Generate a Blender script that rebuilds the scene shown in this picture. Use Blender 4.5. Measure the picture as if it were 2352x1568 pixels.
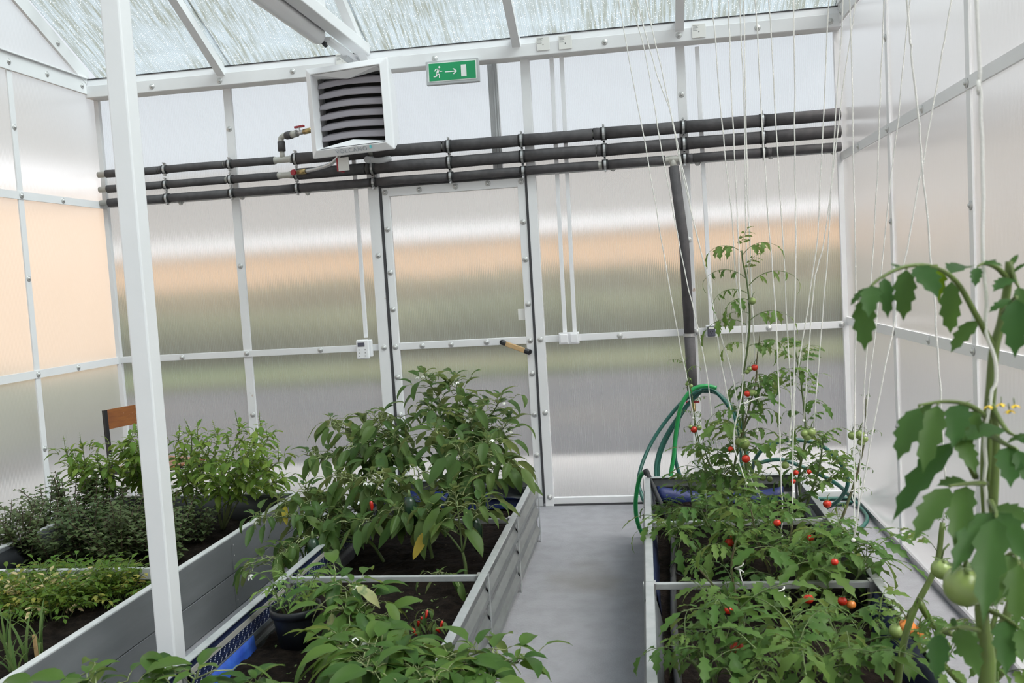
import bpy, math, random
from mathutils import Vector, Matrix, noise
for o in list(bpy.data.objects): bpy.data.objects.remove(o)
scene = bpy.context.scene
COL = scene.collection
R = random.Random(11)
V = Vector

# ------------------------------------------------------------------ camera
FPX, YAW, PITCH, ROLL = 2094.6, -0.14632, -0.06801, -0.0592
CAM = V((0, 0, 1.45))
_f = V((math.sin(YAW)*math.cos(PITCH), math.cos(YAW)*math.cos(PITCH), math.sin(PITCH)))
_r = V((math.cos(YAW), -math.sin(YAW), 0)); _u = _r.cross(_f)
_r2 = _r*math.cos(ROLL) + _u*math.sin(ROLL); _u2 = _r2.cross(_f)
cam = bpy.data.cameras.new('camera'); camo = bpy.data.objects.new('camera', cam); COL.objects.link(camo)
M = Matrix.Identity(4)
for i in range(3): M[i][0], M[i][1], M[i][2], M[i][3] = _r2[i], _u2[i], -_f[i], CAM[i]
camo.matrix_world = M
cam.sensor_width = 36; cam.lens = FPX*36/2352; cam.clip_start = .05; cam.clip_end = 400
cam.dof.use_dof = True; cam.dof.focus_distance = 4.7; cam.dof.aperture_fstop = 7.5
scene.camera = camo
def ray(x, y): return _r2*((x-1176)/FPX) - _u2*((y-784)/FPX) + _f
def at(x, y, Y): d = ray(x, y); return CAM + d*(Y/d.y)          # photograph point at depth Y
def fl(x, y, z=0): d = ray(x, y); return CAM + d*((z-CAM.z)/d.z)  # photograph point at height z

# ------------------------------------------------------------------ light
w = bpy.data.worlds.new('overcast_sky'); scene.world = w; w.use_nodes = True
bg = w.node_tree.nodes['Background']; bg.inputs[0].default_value = (.88, .935, 1.0, 1); bg.inputs[1].default_value = .50
sun = bpy.data.lights.new('sun', 'SUN'); sun.energy = 6.3; sun.angle = math.radians(45); sun.color = (1, .96, .91)
suno = bpy.data.objects.new('sun', sun); COL.objects.link(suno)
suno.rotation_euler = V((-.75, .36, -1.1)).to_track_quat('-Z', 'Y').to_euler()
scene.view_settings.view_transform = 'Standard'; scene.view_settings.look = 'None'
scene.view_settings.gamma = 1; scene.view_settings.use_curve_mapping = False
scene.view_settings.exposure = 0.92
cy = scene.cycles
cy.max_bounces = 10; cy.diffuse_bounces = 4; cy.glossy_bounces = 4; cy.transmission_bounces = 8; cy.transparent_max_bounces = 12
cy.use_denoising = True; cy.caustics_reflective = False; cy.caustics_refractive = True
cy.sample_clamp_indirect = 6

# ------------------------------------------------------------------ materials
MATS = {}
def newmat(name):
    m = bpy.data.materials.new(name); m.use_nodes = True; nt = m.node_tree; nt.nodes.clear()
    out = nt.nodes.new('ShaderNodeOutputMaterial'); MATS[name] = m
    return m, nt, out
def N(nt, t, **kw):
    n = nt.nodes.new(t)
    for k, v in kw.items():
        if hasattr(n, k): setattr(n, k, v)
        else: n.inputs[k.replace('_', ' ')].default_value = v
    return n
def coords(nt, scale=(1, 1, 1), gen='Object'):
    tc = nt.nodes.new('ShaderNodeTexCoord'); mp = nt.nodes.new('ShaderNodeMapping'); mp.inputs['Scale'].default_value = scale
    nt.links.new(tc.outputs[gen], mp.inputs[0]); return mp.outputs[0]
def rgba(c): return (c[0], c[1], c[2], 1)
def mixrgb(nt, fac, a, b):
    n = nt.nodes.new('ShaderNodeMix'); n.data_type = 'RGBA'
    for s, v in ((n.inputs[0], fac), (n.inputs[6], a), (n.inputs[7], b)):
        if isinstance(v, bpy.types.NodeSocket): nt.links.new(v, s)
        elif isinstance(v, (tuple, list)): s.default_value = rgba(v)
        else: s.default_value = v
    return n.outputs[2]
def ramp(nt, src, a, b):
    n = nt.nodes.new('ShaderNodeMapRange'); n.inputs[1].default_value = a; n.inputs[2].default_value = b
    nt.links.new(src, n.inputs[0]); return n.outputs[0]
def mat(name, col, rough=.5, metal=0, col2=None, nscale=8, nsc3=(1, 1, 1), bump=0, bscale=40, spec=.5, lo=.4, hi=.65, spots=None):
    m, nt, out = newmat(name)
    p = N(nt, 'ShaderNodeBsdfPrincipled'); p.inputs['Roughness'].default_value = rough; p.inputs['Metallic'].default_value = metal
    p.inputs['Specular IOR Level'].default_value = spec
    c = coords(nt, nsc3)
    if col2 is not None:
        n = N(nt, 'ShaderNodeTexNoise'); n.inputs['Scale'].default_value = nscale; n.inputs['Detail'].default_value = 5
        nt.links.new(c, n.inputs['Vector'])
        cc = mixrgb(nt, ramp(nt, n.outputs[0], lo, hi), col, col2)
        if spots:
            n2 = N(nt, 'ShaderNodeTexNoise'); n2.inputs['Scale'].default_value = spots[0]; n2.inputs['Detail'].default_value = 3
            nt.links.new(c, n2.inputs['Vector'])
            cc = mixrgb(nt, ramp(nt, n2.outputs[0], spots[2], spots[3]), cc, spots[1])
        nt.links.new(cc, p.inputs['Base Color'])
    else: p.inputs['Base Color'].default_value = rgba(col)
    if bump:
        n = N(nt, 'ShaderNodeTexNoise'); n.inputs['Scale'].default_value = bscale; n.inputs['Detail'].default_value = 4
        nt.links.new(c, n.inputs['Vector'])
        b = N(nt, 'ShaderNodeBump'); b.inputs['Strength'].default_value = bump; b.inputs['Distance'].default_value = .01
        nt.links.new(n.outputs[0], b.inputs['Height']); nt.links.new(b.outputs[0], p.inputs['Normal'])
    nt.links.new(p.outputs[0], out.inputs[0]); return m
def leafmat(name, top, under, var=.35, trans=.38, rough=.42, blot=None, posvar=False):
    m, nt, out = newmat(name)
    oi = N(nt, 'ShaderNodeObjectInfo'); geo = N(nt, 'ShaderNodeNewGeometry')
    nz = N(nt, 'ShaderNodeTexNoise'); nz.inputs['Scale'].default_value = 22 if posvar else 30; nz.inputs['Detail'].default_value = 2
    nt.links.new(geo.outputs['Position'], nz.inputs['Vector'])
    c = mixrgb(nt, geo.outputs['Backfacing'], top, under)
    hs = N(nt, 'ShaderNodeHueSaturation')
    v = N(nt, 'ShaderNodeMath', operation='MULTIPLY_ADD'); v.inputs[1].default_value = var; v.inputs[2].default_value = 1-var*.5
    nt.links.new(nz.outputs[0] if posvar else oi.outputs['Random'], v.inputs[0])
    nt.links.new(v.outputs[0], hs.inputs['Value'])
    h = N(nt, 'ShaderNodeMath', operation='MULTIPLY_ADD'); h.inputs[1].default_value = -.035; h.inputs[2].default_value = .515
    nt.links.new(oi.outputs['Random'], h.inputs[0]); nt.links.new(h.outputs[0], hs.inputs['Hue'])
    nt.links.new(c, hs.inputs['Color'])
    c = hs.outputs[0]
    if blot: c = mixrgb(nt, ramp(nt, nz.outputs[0], .52, .68), c, blot)
    p = N(nt, 'ShaderNodeBsdfPrincipled'); p.inputs['Roughness'].default_value = rough; p.inputs['Specular IOR Level'].default_value = .2
    nt.links.new(c, p.inputs['Base Color'])
    t = N(nt, 'ShaderNodeBsdfTranslucent')
    br = N(nt, 'ShaderNodeHueSaturation'); br.inputs['Hue'].default_value = .48; br.inputs['Value'].default_value = 1.5; br.inputs['Saturation'].default_value = 1.1
    nt.links.new(c, br.inputs['Color']); nt.links.new(br.outputs[0], t.inputs[0])
    mx = N(nt, 'ShaderNodeMixShader'); mx.inputs[0].default_value = trans
    nt.links.new(p.outputs[0], mx.inputs[1]); nt.links.new(t.outputs[0], mx.inputs[2]); nt.links.new(mx.outputs[0], out.inputs[0])
    return m
def sheetmat(name, refr, rough, haze, flute_axis=0, flute=.25, hazecol=(.93, .94, .95), dirt_tint=0, clear=0, refl=1.0, back=.45):
    """fluted polycarbonate: rough see-through part, milky scattering part, glossy skin"""
    m, nt, out = newmat(name)
    tc = coords(nt)
    sc = [0, 0, 0]; sc[flute_axis] = 1
    wv = N(nt, 'ShaderNodeTexWave'); wv.inputs['Scale'].default_value = 28; wv.inputs['Distortion'].default_value = .0; wv.inputs['Detail'].default_value = 0
    wv.bands_direction = 'XYZ'[flute_axis]
    nt.links.new(tc, wv.inputs['Vector'])
    nz = N(nt, 'ShaderNodeTexNoise'); nz.inputs['Scale'].default_value = 1.6; nz.inputs['Detail'].default_value = 1
    nt.links.new(tc, nz.inputs['Vector'])
    b1 = N(nt, 'ShaderNodeBump'); b1.inputs['Strength'].default_value = flute; b1.inputs['Distance'].default_value = .004
    nt.links.new(wv.outputs[1], b1.inputs['Height'])
    b2 = N(nt, 'ShaderNodeBump'); b2.inputs['Strength'].default_value = .6; b2.inputs['Distance'].default_value = .02
    nt.links.new(nz.outputs[0], b2.inputs['Height'])
    if clear: s = N(nt, 'ShaderNodeBsdfTransparent'); s.inputs[0].default_value = (.54, .62, .65, 1)
    else:
        s = N(nt, 'ShaderNodeBsdfRefraction'); s.inputs['IOR'].default_value = refr; s.inputs['Roughness'].default_value = rough
        nt.links.new(b1.outputs[0], s.inputs['Normal'])
    t = N(nt, 'ShaderNodeBsdfTranslucent'); t.inputs[0].default_value = rgba(hazecol)
    mx = N(nt, 'ShaderNodeMixShader')
    n3 = N(nt, 'ShaderNodeTexNoise'); n3.inputs['Scale'].default_value = 60; n3.inputs['Detail'].default_value = 2
    st = N(nt, 'ShaderNodeMapping')
    ss = [1, 1, 1]; ss[flute_axis] = 1.6
    for k in range(3):
        if k != flute_axis: ss[k] = .03
    st.inputs['Scale'].default_value = ss; nt.links.new(tc, st.inputs[0]); nt.links.new(st.outputs[0], n3.inputs['Vector'])
    hz = N(nt, 'ShaderNodeMapRange'); hz.inputs[1].default_value = .3; hz.inputs[2].default_value = .7
    hz.inputs[1].default_value = 0; hz.inputs[2].default_value = 2
    hz.inputs[3].default_value = haze-.09; hz.inputs[4].default_value = haze+.09
    ah = N(nt, 'ShaderNodeMath', operation='MULTIPLY_ADD'); ah.inputs[1].default_value = .7; nt.links.new(n3.outputs[0], ah.inputs[0]); nt.links.new(wv.outputs[1], ah.inputs[2])
    nt.links.new(ah.outputs[0], hz.inputs[0]); nt.links.new(hz.outputs[0], mx.inputs[0])
    df = N(nt, 'ShaderNodeBsdfDiffuse'); df.inputs[0].default_value = rgba(hazecol)
    md = N(nt, 'ShaderNodeMixShader'); md.inputs[0].default_value = back; nt.links.new(t.outputs[0], md.inputs[1]); nt.links.new(df.outputs[0], md.inputs[2])
    nt.links.new(s.outputs[0], mx.inputs[1]); nt.links.new(md.outputs[0], mx.inputs[2])
    last = mx.outputs[0]
    if dirt_tint:
        # dirt streaks carrying the green of trees beyond the roof in their colour, condensation drops
        n4 = N(nt, 'ShaderNodeTexNoise'); n4.inputs['Scale'].default_value = 30; n4.inputs['Detail'].default_value = 4
        mp = N(nt, 'ShaderNodeMapping'); mp.inputs['Scale'].default_value = (2.2, .16, .16); nt.links.new(tc, mp.inputs[0]); nt.links.new(mp.outputs[0], n4.inputs['Vector'])
        n5 = N(nt, 'ShaderNodeTexNoise'); n5.inputs['Scale'].default_value = 2.2; n5.inputs['Detail'].default_value = 2; nt.links.new(tc, n5.inputs['Vector'])
        mu = N(nt, 'ShaderNodeMath', operation='MULTIPLY'); nt.links.new(ramp(nt, n4.outputs[0], .40, .62), mu.inputs[0]); nt.links.new(ramp(nt, n5.outputs[0], .3, .55), mu.inputs[1])
        ad = N(nt, 'ShaderNodeMath', operation='MULTIPLY'); ad.inputs[1].default_value = dirt_tint; nt.links.new(mu.outputs[0], ad.inputs[0])
        d = N(nt, 'ShaderNodeBsdfTranslucent'); d.inputs[0].default_value = (.15, .165, .145, 1)
        mx2 = N(nt, 'ShaderNodeMixShader'); nt.links.new(ad.outputs[0], mx2.inputs[0]); nt.links.new(last, mx2.inputs[1]); nt.links.new(d.outputs[0], mx2.inputs[2])
        vo = N(nt, 'ShaderNodeTexVoronoi'); vo.inputs['Scale'].default_value = 95; nt.links.new(tc, vo.inputs['Vector'])
        dr = N(nt, 'ShaderNodeBsdfDiffuse'); dr.inputs[0].default_value = (.95, .97, .97, 1)
        dt = N(nt, 'ShaderNodeBsdfTranslucent'); dt.inputs[0].default_value = (.9, .95, .97, 1)
        am = N(nt, 'ShaderNodeAddShader'); nt.links.new(dr.outputs[0], am.inputs[0]); nt.links.new(dt.outputs[0], am.inputs[1])
        mx3 = N(nt, 'ShaderNodeMixShader'); nt.links.new(ramp(nt, vo.outputs['Distance'], .2, .06), mx3.inputs[0])
        nt.links.new(mx2.outputs[0], mx3.inputs[1]); nt.links.new(dt.outputs[0], mx3.inputs[2]); last = mx3.outputs[0]
    g = N(nt, 'ShaderNodeBsdfGlossy'); g.inputs['Roughness'].default_value = .2; nt.links.new(b2.outputs[0], g.inputs['Normal'])
    fr = N(nt, 'ShaderNodeFresnel'); fr.inputs['IOR'].default_value = 1.5
    fm = N(nt, 'ShaderNodeMath', operation='MULTIPLY'); fm.inputs[1].default_value = refl; nt.links.new(fr.outputs[0], fm.inputs[0])
    mg = N(nt, 'ShaderNodeMixShader'); nt.links.new(fm.outputs[0], mg.inputs[0]); nt.links.new(last, mg.inputs[1]); nt.links.new(g.outputs[0], mg.inputs[2])
    nt.links.new(mg.outputs[0], out.inputs[0]); return m

sheetmat('polycarbonate_back', 1.2, .24, .24, 0, .3, back=.55)
sheetmat('polycarbonate_side', 1.2, .3, .47, 1, .2, refl=1.7, back=.6, hazecol=(.88, .89, .91))
sheetmat('polycarbonate_roof', 1.1, .1, .24, 0, .1, dirt_tint=.95, clear=1, hazecol=(.66, .73, .76), back=.15)
mt, nt, out = newmat('sheet_outer_skin'); s = N(nt, 'ShaderNodeBsdfTransparent'); s.inputs[0].default_value = (.96, .97, .97, 1); nt.links.new(s.outputs[0], out.inputs[0])
mat('white_steel', (.85, .85, .86), .38, col2=(.81, .81, .82), nscale=3)
mat('white_steel_worn', (.84, .84, .85), .4, col2=(.80, .80, .81), nscale=5, spots=(14, (.45, .30, .2), .74, .80))
mat('white_plastic', (.86, .86, .88), .35)
mat('grey_plastic', (.50, .51, .52), .45)
mat('galvanised', (.18, .192, .192), .4, .5, col2=(.26, .272, .272), nscale=30, nsc3=(1, .25, 1), lo=.3, hi=.7)
mat('galvanised_rim', (.42, .44, .44), .4, .3, col2=(.36, .38, .38), nscale=20)
mat('zinc', (.50, .50, .50), .35, .7)
mat('washer', (.60, .60, .59), .4, .4)
mat('composite_board', (.135, .142, .148), .5, .1, col2=(.17, .178, .185), nscale=5, nsc3=(1, .35, 2), bump=.05)
mat('board_rim', (.52, .53, .53), .45, col2=(.43, .44, .44), nscale=15)
mat('foam_insulation', (.068, .064, .068), .75, col2=(.088, .083, .086), nscale=25, bump=.1, bscale=120)
mat('rubber', (.012, .012, .013), .6)
mat('gasket', (.05, .05, .055), .6)
mat('pipe_plastic', (.47, .46, .42), .4)
mat('brass', (.45, .33, .15), .35, .8)
mat('red_enamel', (.35, .02, .03), .35)
mat('louver', (.30, .28, .31), .45)
mat('dark_inside', (.01, .01, .011), .7)
mat('logo_grey', (.40, .42, .46), .5)
mat('logo_teal', (.12, .52, .55), .5)
mat('exit_green', (.01, .32, .12), .4)
mat('exit_white', (.85, .88, .84), .5)
mat('paper', (.80, .79, .76), .8)
mat('print_grey', (.38, .38, .38), .8)
mat('lcd', (.09, .09, .12), .3)
mat('wood_light', (.60, .40, .20), .5, col2=(.5, .32, .15), nscale=12, nsc3=(1, 6, 6))
mat('plywood', (.28, .10, .025), .4, col2=(.20, .065, .02), nscale=9, nsc3=(1, 1, 5), spots=(45, (.6, .42, .3), .70, .76))
mat('black_metal', (.012, .012, .014), .45)
mat('concrete', (.27, .27, .29), .75, col2=(.235, .235, .253), nscale=11, spots=(1.6, (.18, .17, .165), .56, .74), bump=.25, bscale=110)
mat('soil', (.007, .005, .004), .95, col2=(.017, .012, .009), nscale=28, bump=1, bscale=70, spec=.1, spots=(60, (.07, .055, .04), .70, .76))
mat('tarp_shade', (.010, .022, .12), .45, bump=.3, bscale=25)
mat('blue_tarp', (.02, .06, .33), .4, col2=(.03, .10, .42), nscale=20, bump=.3, bscale=25)
mat('navy_strip', (.008, .015, .055), .45)
mat('cream_reflection', (.42, .41, .37), .45, .2)
mat('dot_light', (.6, .62, .66), .5)
mat('liner_black', (.014, .015, .018), .5, bump=.4, bscale=12)
mat('liner_grey', (.10, .11, .12), .5, bump=.3, bscale=15)
mat('pot_black', (.016, .019, .024), .45)
mat('hose_teal', (.008, .085, .065), .35)
mat('hose_green', (.01, .24, .06), .35)
mat('hose_black', (.035, .036, .038), .5)
mat('twine', (.82, .82, .78), .8, bump=.3, bscale=300)
mat('tomato_red', (.55, .03, .012), .2)
mat('tomato_orange', (.60, .20, .04), .25)
mat('tomato_green', (.22, .30, .09), .3)
mat('pepper_green', (.012, .035, .016), .25)
mat('pepper_red', (.42, .02, .01), .25)
mat('petal_white', (.85, .85, .80), .6)
mat('petal_yellow', (.75, .52, .03), .6)
leafmat('pepper_leaf', (.072, .132, .034), (.16, .215, .082))
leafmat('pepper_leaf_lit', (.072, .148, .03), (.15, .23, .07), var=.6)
leafmat('pepper_leaf_pale', (.30, .33, .16), (.33, .37, .20), blot=(.12, .20, .09))
leafmat('leaf_yellow', (.34, .29, .04), (.36, .31, .06))
leafmat('tomato_leaf', (.085, .168, .038), (.14, .215, .07))
leafmat('tomato_leaf_near', (.055, .13, .034), (.11, .21, .025), trans=.45)
leafmat('basil_leaf', (.145, .24, .042), (.21, .30, .08))
leafmat('oregano_leaf', (.082, .126, .05), (.115, .165, .068), posvar=True, var=.7)
leafmat('parsley_leaf', (.095, .175, .025), (.13, .20, .045), posvar=True)
leafmat('parsley_yellow', (.30, .30, .06), (.32, .32, .09), var=.5)
leafmat('parsley_cream', (.62, .52, .28), (.62, .52, .28), blot=(.25, .30, .07))
leafmat('garlic_leaf', (.10, .17, .05), (.14, .22, .08))
leafmat('seedling_leaf', (.14, .25, .06), (.18, .28, .09))
mat('stem_green', (.10, .15, .045), .5)
mat('stem_pale', (.22, .26, .11), .5)
mat('stem_brown', (.12, .10, .05), .6, col2=(.09, .11, .04), nscale=15)
mat('stem_near', (.11, .17, .035), .45, col2=(.09, .13, .03), nscale=20)
mat('oregano_stem', (.10, .07, .05), .6)
# outdoors
mat('asphalt_out', (.032, .032, .036), .9, col2=(.045, .042, .041), nscale=.6)
mat('paving_out', (.20, .197, .197), .85, col2=(.175, .175, .178), nscale=1)
mat('grass_out', (.04, .06, .012), .95, col2=(.06, .055, .022), nscale=.35, nsc3=(.4, 1, 1))
mat('hedge_out', (.05, .055, .025), .95, col2=(.08, .08, .04), nscale=.5, nsc3=(1, 1, .4))
mat('shrub_out', (.11, .09, .05), .95, col2=(.07, .065, .035), nscale=.4)
mat('peach_render', (.60, .42, .28), .9, col2=(.56, .40, .27), nscale=.3)
mat('fascia_white', (.8, .8, .84), .7)
mat('roof_sheet', (.14, .135, .13), .7)

# ------------------------------------------------------------------ mesh building
class MB:
    def __init__(s): s.v = []; s.f = []; s.m = []; s.cur = 0
    def add(s, vs, fs):
        b = len(s.v); s.v += [tuple(p) for p in vs]; s.f += [tuple(i+b for i in f) for f in fs]; s.m += [s.cur]*len(fs); return s
    def box(s, a, b):
        (x0, y0, z0), (x1, y1, z1) = a, b
        x0, x1 = min(x0, x1), max(x0, x1); y0, y1 = min(y0, y1), max(y0, y1); z0, z1 = min(z0, z1), max(z0, z1)
        return s.add([(x0,y0,z0),(x1,y0,z0),(x1,y1,z0),(x0,y1,z0),(x0,y0,z1),(x1,y0,z1),(x1,y1,z1),(x0,y1,z1)],
                     [(0,3,2,1),(4,5,6,7),(0,1,5,4),(1,2,6,5),(2,3,7,6),(3,0,4,7)])
    def bar(s, p, q, wx, wz, up=V((0, 0, 1))):
        p, q = V(p), V(q); d = (q-p).normalized(); sx = d.cross(up).normalized()*wx/2; uz = sx.normalized().cross(d)*wz/2
        vs = [p-sx-uz, p+sx-uz, p+sx+uz, p-sx+uz, q-sx-uz, q+sx-uz, q+sx+uz, q-sx+uz]
        return s.add(vs, [(3,2,1,0),(4,5,6,7),(0,1,5,4),(1,2,6,5),(2,3,7,6),(3,0,4,7)])
    def tube(s, pts, r, n=8, cap=True):
        pts = [V(p) for p in pts]; k = len(pts)
        rs = r if isinstance(r, (list, tuple)) else [r]*k
        nrm = None; vs = []
        for i, p in enumerate(pts):
            d = (pts[min(i+1, k-1)]-pts[max(i-1, 0)])
            d = d.normalized() if d.length > 1e-9 else V((0, 0, 1))
            if nrm is None:
                nrm = d.orthogonal().normalized()
            else:
                nrm = (nrm - d*nrm.dot(d)); nrm = nrm.normalized() if nrm.length > 1e-6 else d.orthogonal().normalized()
            b = d.cross(nrm)
            for j in range(n):
                a = 2*math.pi*j/n; vs.append(p + (nrm*math.cos(a)+b*math.sin(a))*rs[i])
        fs = [(i*n+j, i*n+(j+1) % n, (i+1)*n+(j+1) % n, (i+1)*n+j) for i in range(k-1) for j in range(n)]
        if cap: fs += [tuple(range(n-1, -1, -1)), tuple((k-1)*n+j for j in range(n))]
        return s.add(vs, fs)
    def cyl(s, p, q, r, n=12, r2=None): return s.tube([p, q], [r, r if r2 is None else r2], n)
    def lathe(s, prof, n=16, axis='z', o=(0, 0, 0)):
        vs = []
        for r, h in prof:
            for j in range(n):
                a = 2*math.pi*j/n; x, y = r*math.cos(a), r*math.sin(a)
                vs.append({'z': (x, y, h), 'y': (x, h, y), 'x': (h, x, y)}[axis])
        vs = [(a+o[0], b+o[1], c+o[2]) for a, b, c in vs]; k = len(prof)
        fs = [(i*n+j, i*n+(j+1) % n, (i+1)*n+(j+1) % n, (i+1)*n+j) for i in range(k-1) for j in range(n)]
        fs += [tuple(range(n-1, -1, -1)), tuple((k-1)*n+j for j in range(n))]
        if axis == 'y': fs = [f[::-1] for f in fs]
        return s.add(vs, fs)
    def sphere(s, c, r, n=10, m=7, sq=(1, 1, 1)):
        c = V(c); vs = [c+V((0, 0, -r*sq[2]))]
        for i in range(1, m):
            t = math.pi*i/m
            for j in range(n):
                a = 2*math.pi*j/n; vs.append(c+V((r*sq[0]*math.sin(t)*math.cos(a), r*sq[1]*math.sin(t)*math.sin(a), -r*sq[2]*math.cos(t))))
        vs.append(c+V((0, 0, r*sq[2]))); e = len(vs)-1
        fs = [(0, 1+(j+1) % n, 1+j) for j in range(n)]
        fs += [(1+i*n+j, 1+i*n+(j+1) % n, 1+(i+1)*n+(j+1) % n, 1+(i+1)*n+j) for i in range(m-2) for j in range(n)]
        fs += [(e, 1+(m-2)*n+j, 1+(m-2)*n+(j+1) % n) for j in range(n)]
        return s.add(vs, fs)
    def mesh(s, name, mats, smooth=False):
        me = bpy.data.meshes.new(name); me.from_pydata(s.v, [], s.f)
        for m in ([mats] if isinstance(mats, str) else mats): me.materials.append(MATS[m])
        me.polygons.foreach_set('material_index', s.m)
        if smooth: me.polygons.foreach_set('use_smooth', [True]*len(s.f))
        me.update(); return me
    def build(s, name, mats, parent=None, smooth=False, loc=None):
        return link(name, s.mesh(name, mats, smooth), parent, loc)
def link(name, me, parent=None, loc=None, mw=None):
    o = bpy.data.objects.new(name, me); COL.objects.link(o)
    if parent is not None: o.parent = parent
    if mw is not None: o.matrix_basis = mw
    elif loc is not None: o.location = loc
    return o
def tag(o, label=None, cat=None, group=None, kind=None):
    for k, v in (('label', label), ('category', cat), ('group', group), ('kind', kind)):
        if v: o[k] = v
    return o
def empty(name, loc=(0, 0, 0), label=None, cat=None, group=None, kind=None, rz=0):
    o = bpy.data.objects.new(name, None); COL.objects.link(o); o.location = loc; o.rotation_euler.z = rz; o.empty_display_size = .1
    return tag(o, label, cat, group, kind)
def bevel(o, w, seg=2):
    b = o.modifiers.new('b', 'BEVEL'); b.width = w; b.segments = seg; b.limit_method = 'ANGLE'; return o
def smooth_path(pts, n=6):
    pts = [V(p) for p in pts]
    if len(pts) < 3: return [pts[0].lerp(pts[-1], i/n) for i in range(n+1)]
    P = [pts[0]*2-pts[1]]+pts+[pts[-1]*2-pts[-2]]; out = []
    for i in range(1, len(P)-2):
        a, b, c, d = P[i-1:i+3]
        for k in range(n):
            t = k/n; out.append(.5*((2*b)+(c-a)*t+(2*a-5*b+4*c-d)*t*t+(3*b-a-3*c+d)*t**3))
    out.append(pts[-1]); return out

WALL, XL, XR, YF = 5.72, -3.54, 1.205, -.25
RIDGE_Y, EAVE, SLOPE = 2.73, 2.90, .53

# ------------------------------------------------------------------ outdoors
def quad(name, x0, x1, y0, y1, z, m, d=.1):
    o = MB().box((x0, y0, z-d), (x1, y1, z)).build(name, m); tag(o, kind='structure'); return o
quad('outdoor_ground', -120, 120, -80, 140, -.16, 'asphalt_out')
quad('outdoor_paving', -6.5, 1.7, -3.5, 8.0, -.06, 'paving_out')
o = MB().box((-40, 17.0, -.16), (7, 21.5, -.08)).build('lawn', 'grass_out'); tag(o, 'mown green lawn beyond the road, blurred behind the back wall', 'lawn', kind='stuff')
def hedge(label, a, b, h, wd):
    m = MB(); a, b = V(a), V(b); n = 60; d = (b-a)/n; sx = V((0, 0, 1)).cross(d).normalized()
    prof = [(-.5, 0), (-.55, .5), (-.4, .9), (-.1, 1), (.2, .97), (.5, .8), (.55, .3), (.5, 0)]
    vs = []
    for i in range(n+1):
        for (u, q) in prof:
            p = a+d*i; k = 1+.28*noise.noise(V((i*.45, u*2, q*2+wd)))
            vs.append(p+sx*u*wd*k+V((0, 0, q*h*k)))
    k = len(prof); fs = [(i*k+j, i*k+j+1, (i+1)*k+j+1, (i+1)*k+j) for i in range(n) for j in range(k-1)]
    m.add(vs, fs); return tag(m.build('hedge', 'shrub_out' if 'tan' in label else 'hedge_out', smooth=True), label, 'hedge')
hedge('long olive green hedge seen blurred through the back wall', (-30, 23.6, -.1), (30, 23.6, -.1), 1.15, 1.2)
hedge('taller tan shrub row added to blend the hedge into the peach building wall', (-25, 25.3, -.1), (29, 25.3, -.1), 1.75, .8)  # added row, its tan tone makes the gradient from wall to hedge
hedge('grey-green hedge seen blurred through the left wall', (-8.6, -6, -.1), (-8.6, 13, -.1), .8, .8)
def building(label, x0, x1, y0, y1, h, fasc, face):
    e = empty('building', ((x0+x1)/2, (y0+y1)/2, -.16), label, 'building'); L = e.location
    def P(mb, n, m): return mb.build(n, m, e, loc=-L)
    P(MB().box((x0, y0, -.16), (x1, y1, h)), 'wall', 'peach_render')
    P(MB().box((x0-.06, y0-.06, h), (x1+.06, y1+.06, h+fasc)), 'fascia', 'fascia_white')
    r = MB(); X0, X1, Y0, Y1, z = x0-.06, x1+.06, y0-.06, y1+.06, h+fasc
    if face == 'y': r.add([(X0,Y0,z),(X1,Y0,z),(X1,Y1,z),(X0,Y1,z),(X0,(Y0+Y1)/2,z+2.2),(X1,(Y0+Y1)/2,z+2.2)], [(0,1,5,4),(2,3,4,5),(3,0,4),(1,2,5),(3,2,1,0)])
    else: r.add([(X0,Y0,z),(X1,Y0,z),(X1,Y1,z),(X0,Y1,z),((X0+X1)/2,Y0,z+2.2),((X0+X1)/2,Y1,z+2.2)], [(0,4,5,3),(1,2,5,4),(0,1,4),(2,3,5),(3,2,1,0)])
    P(r, 'roof', 'roof_sheet')
building('low peach building with white fascia behind the back wall', -26, 30, 26, 34, 2.55, .32, 'y')
building('low peach building with white fascia beyond the left wall', -17, -9.5, -10, 13, 2.9, .3, 'x')
building('low peach building with white fascia beyond the right wall', 7.5, 14, -6, 22.5, 3.0, .3, 'x')
# ------------------------------------------------------------------ floor
fm = MB(); fm.box((XL-.1, YF-.1, -.1), (XR+.1, WALL+.08, 0)); tag(fm.build('floor', 'concrete'), kind='structure')

# ------------------------------------------------------------------ walls
def sheet(name, corners, th_dir, th, m, parent, holes=None):
    c = [V(p) for p in corners]; d = V(th_dir)*th
    mb = MB(); mb.add(c+[p+d for p in c], [(0, 1, 2, 3)])
    k = len(c)
    mb.v = []; mb.f = []; mb.m = []
    vs = c+[p+d for p in c]
    mb.add(vs, [tuple(range(k))]+[((i+1) % k, i, i+k, (i+1) % k+k) for i in range(k)])
    mb.cur = 1; b = [tuple(range(2*k-1, k-1, -1))]; mb.f += b; mb.m += [1]
    return mb.build(name, [m, 'sheet_outer_skin'], parent)
screw_me = MB().lathe([(.018, 0), (.018, .002), (.013, .0035), (.0075, .004), (.0085, .006), (.006, .010), (.0025, .011)], 12, 'z').mesh('screw', 'washer', True)
def screw(parent, p, nrm):
    link('screw', screw_me, parent, mw=Matrix.Translation(V(p)) @ V(nrm).to_track_quat('Z', 'Y').to_matrix().to_4x4() @ Matrix.Rotation(R.uniform(0, 6), 4, 'Z'))

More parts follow.
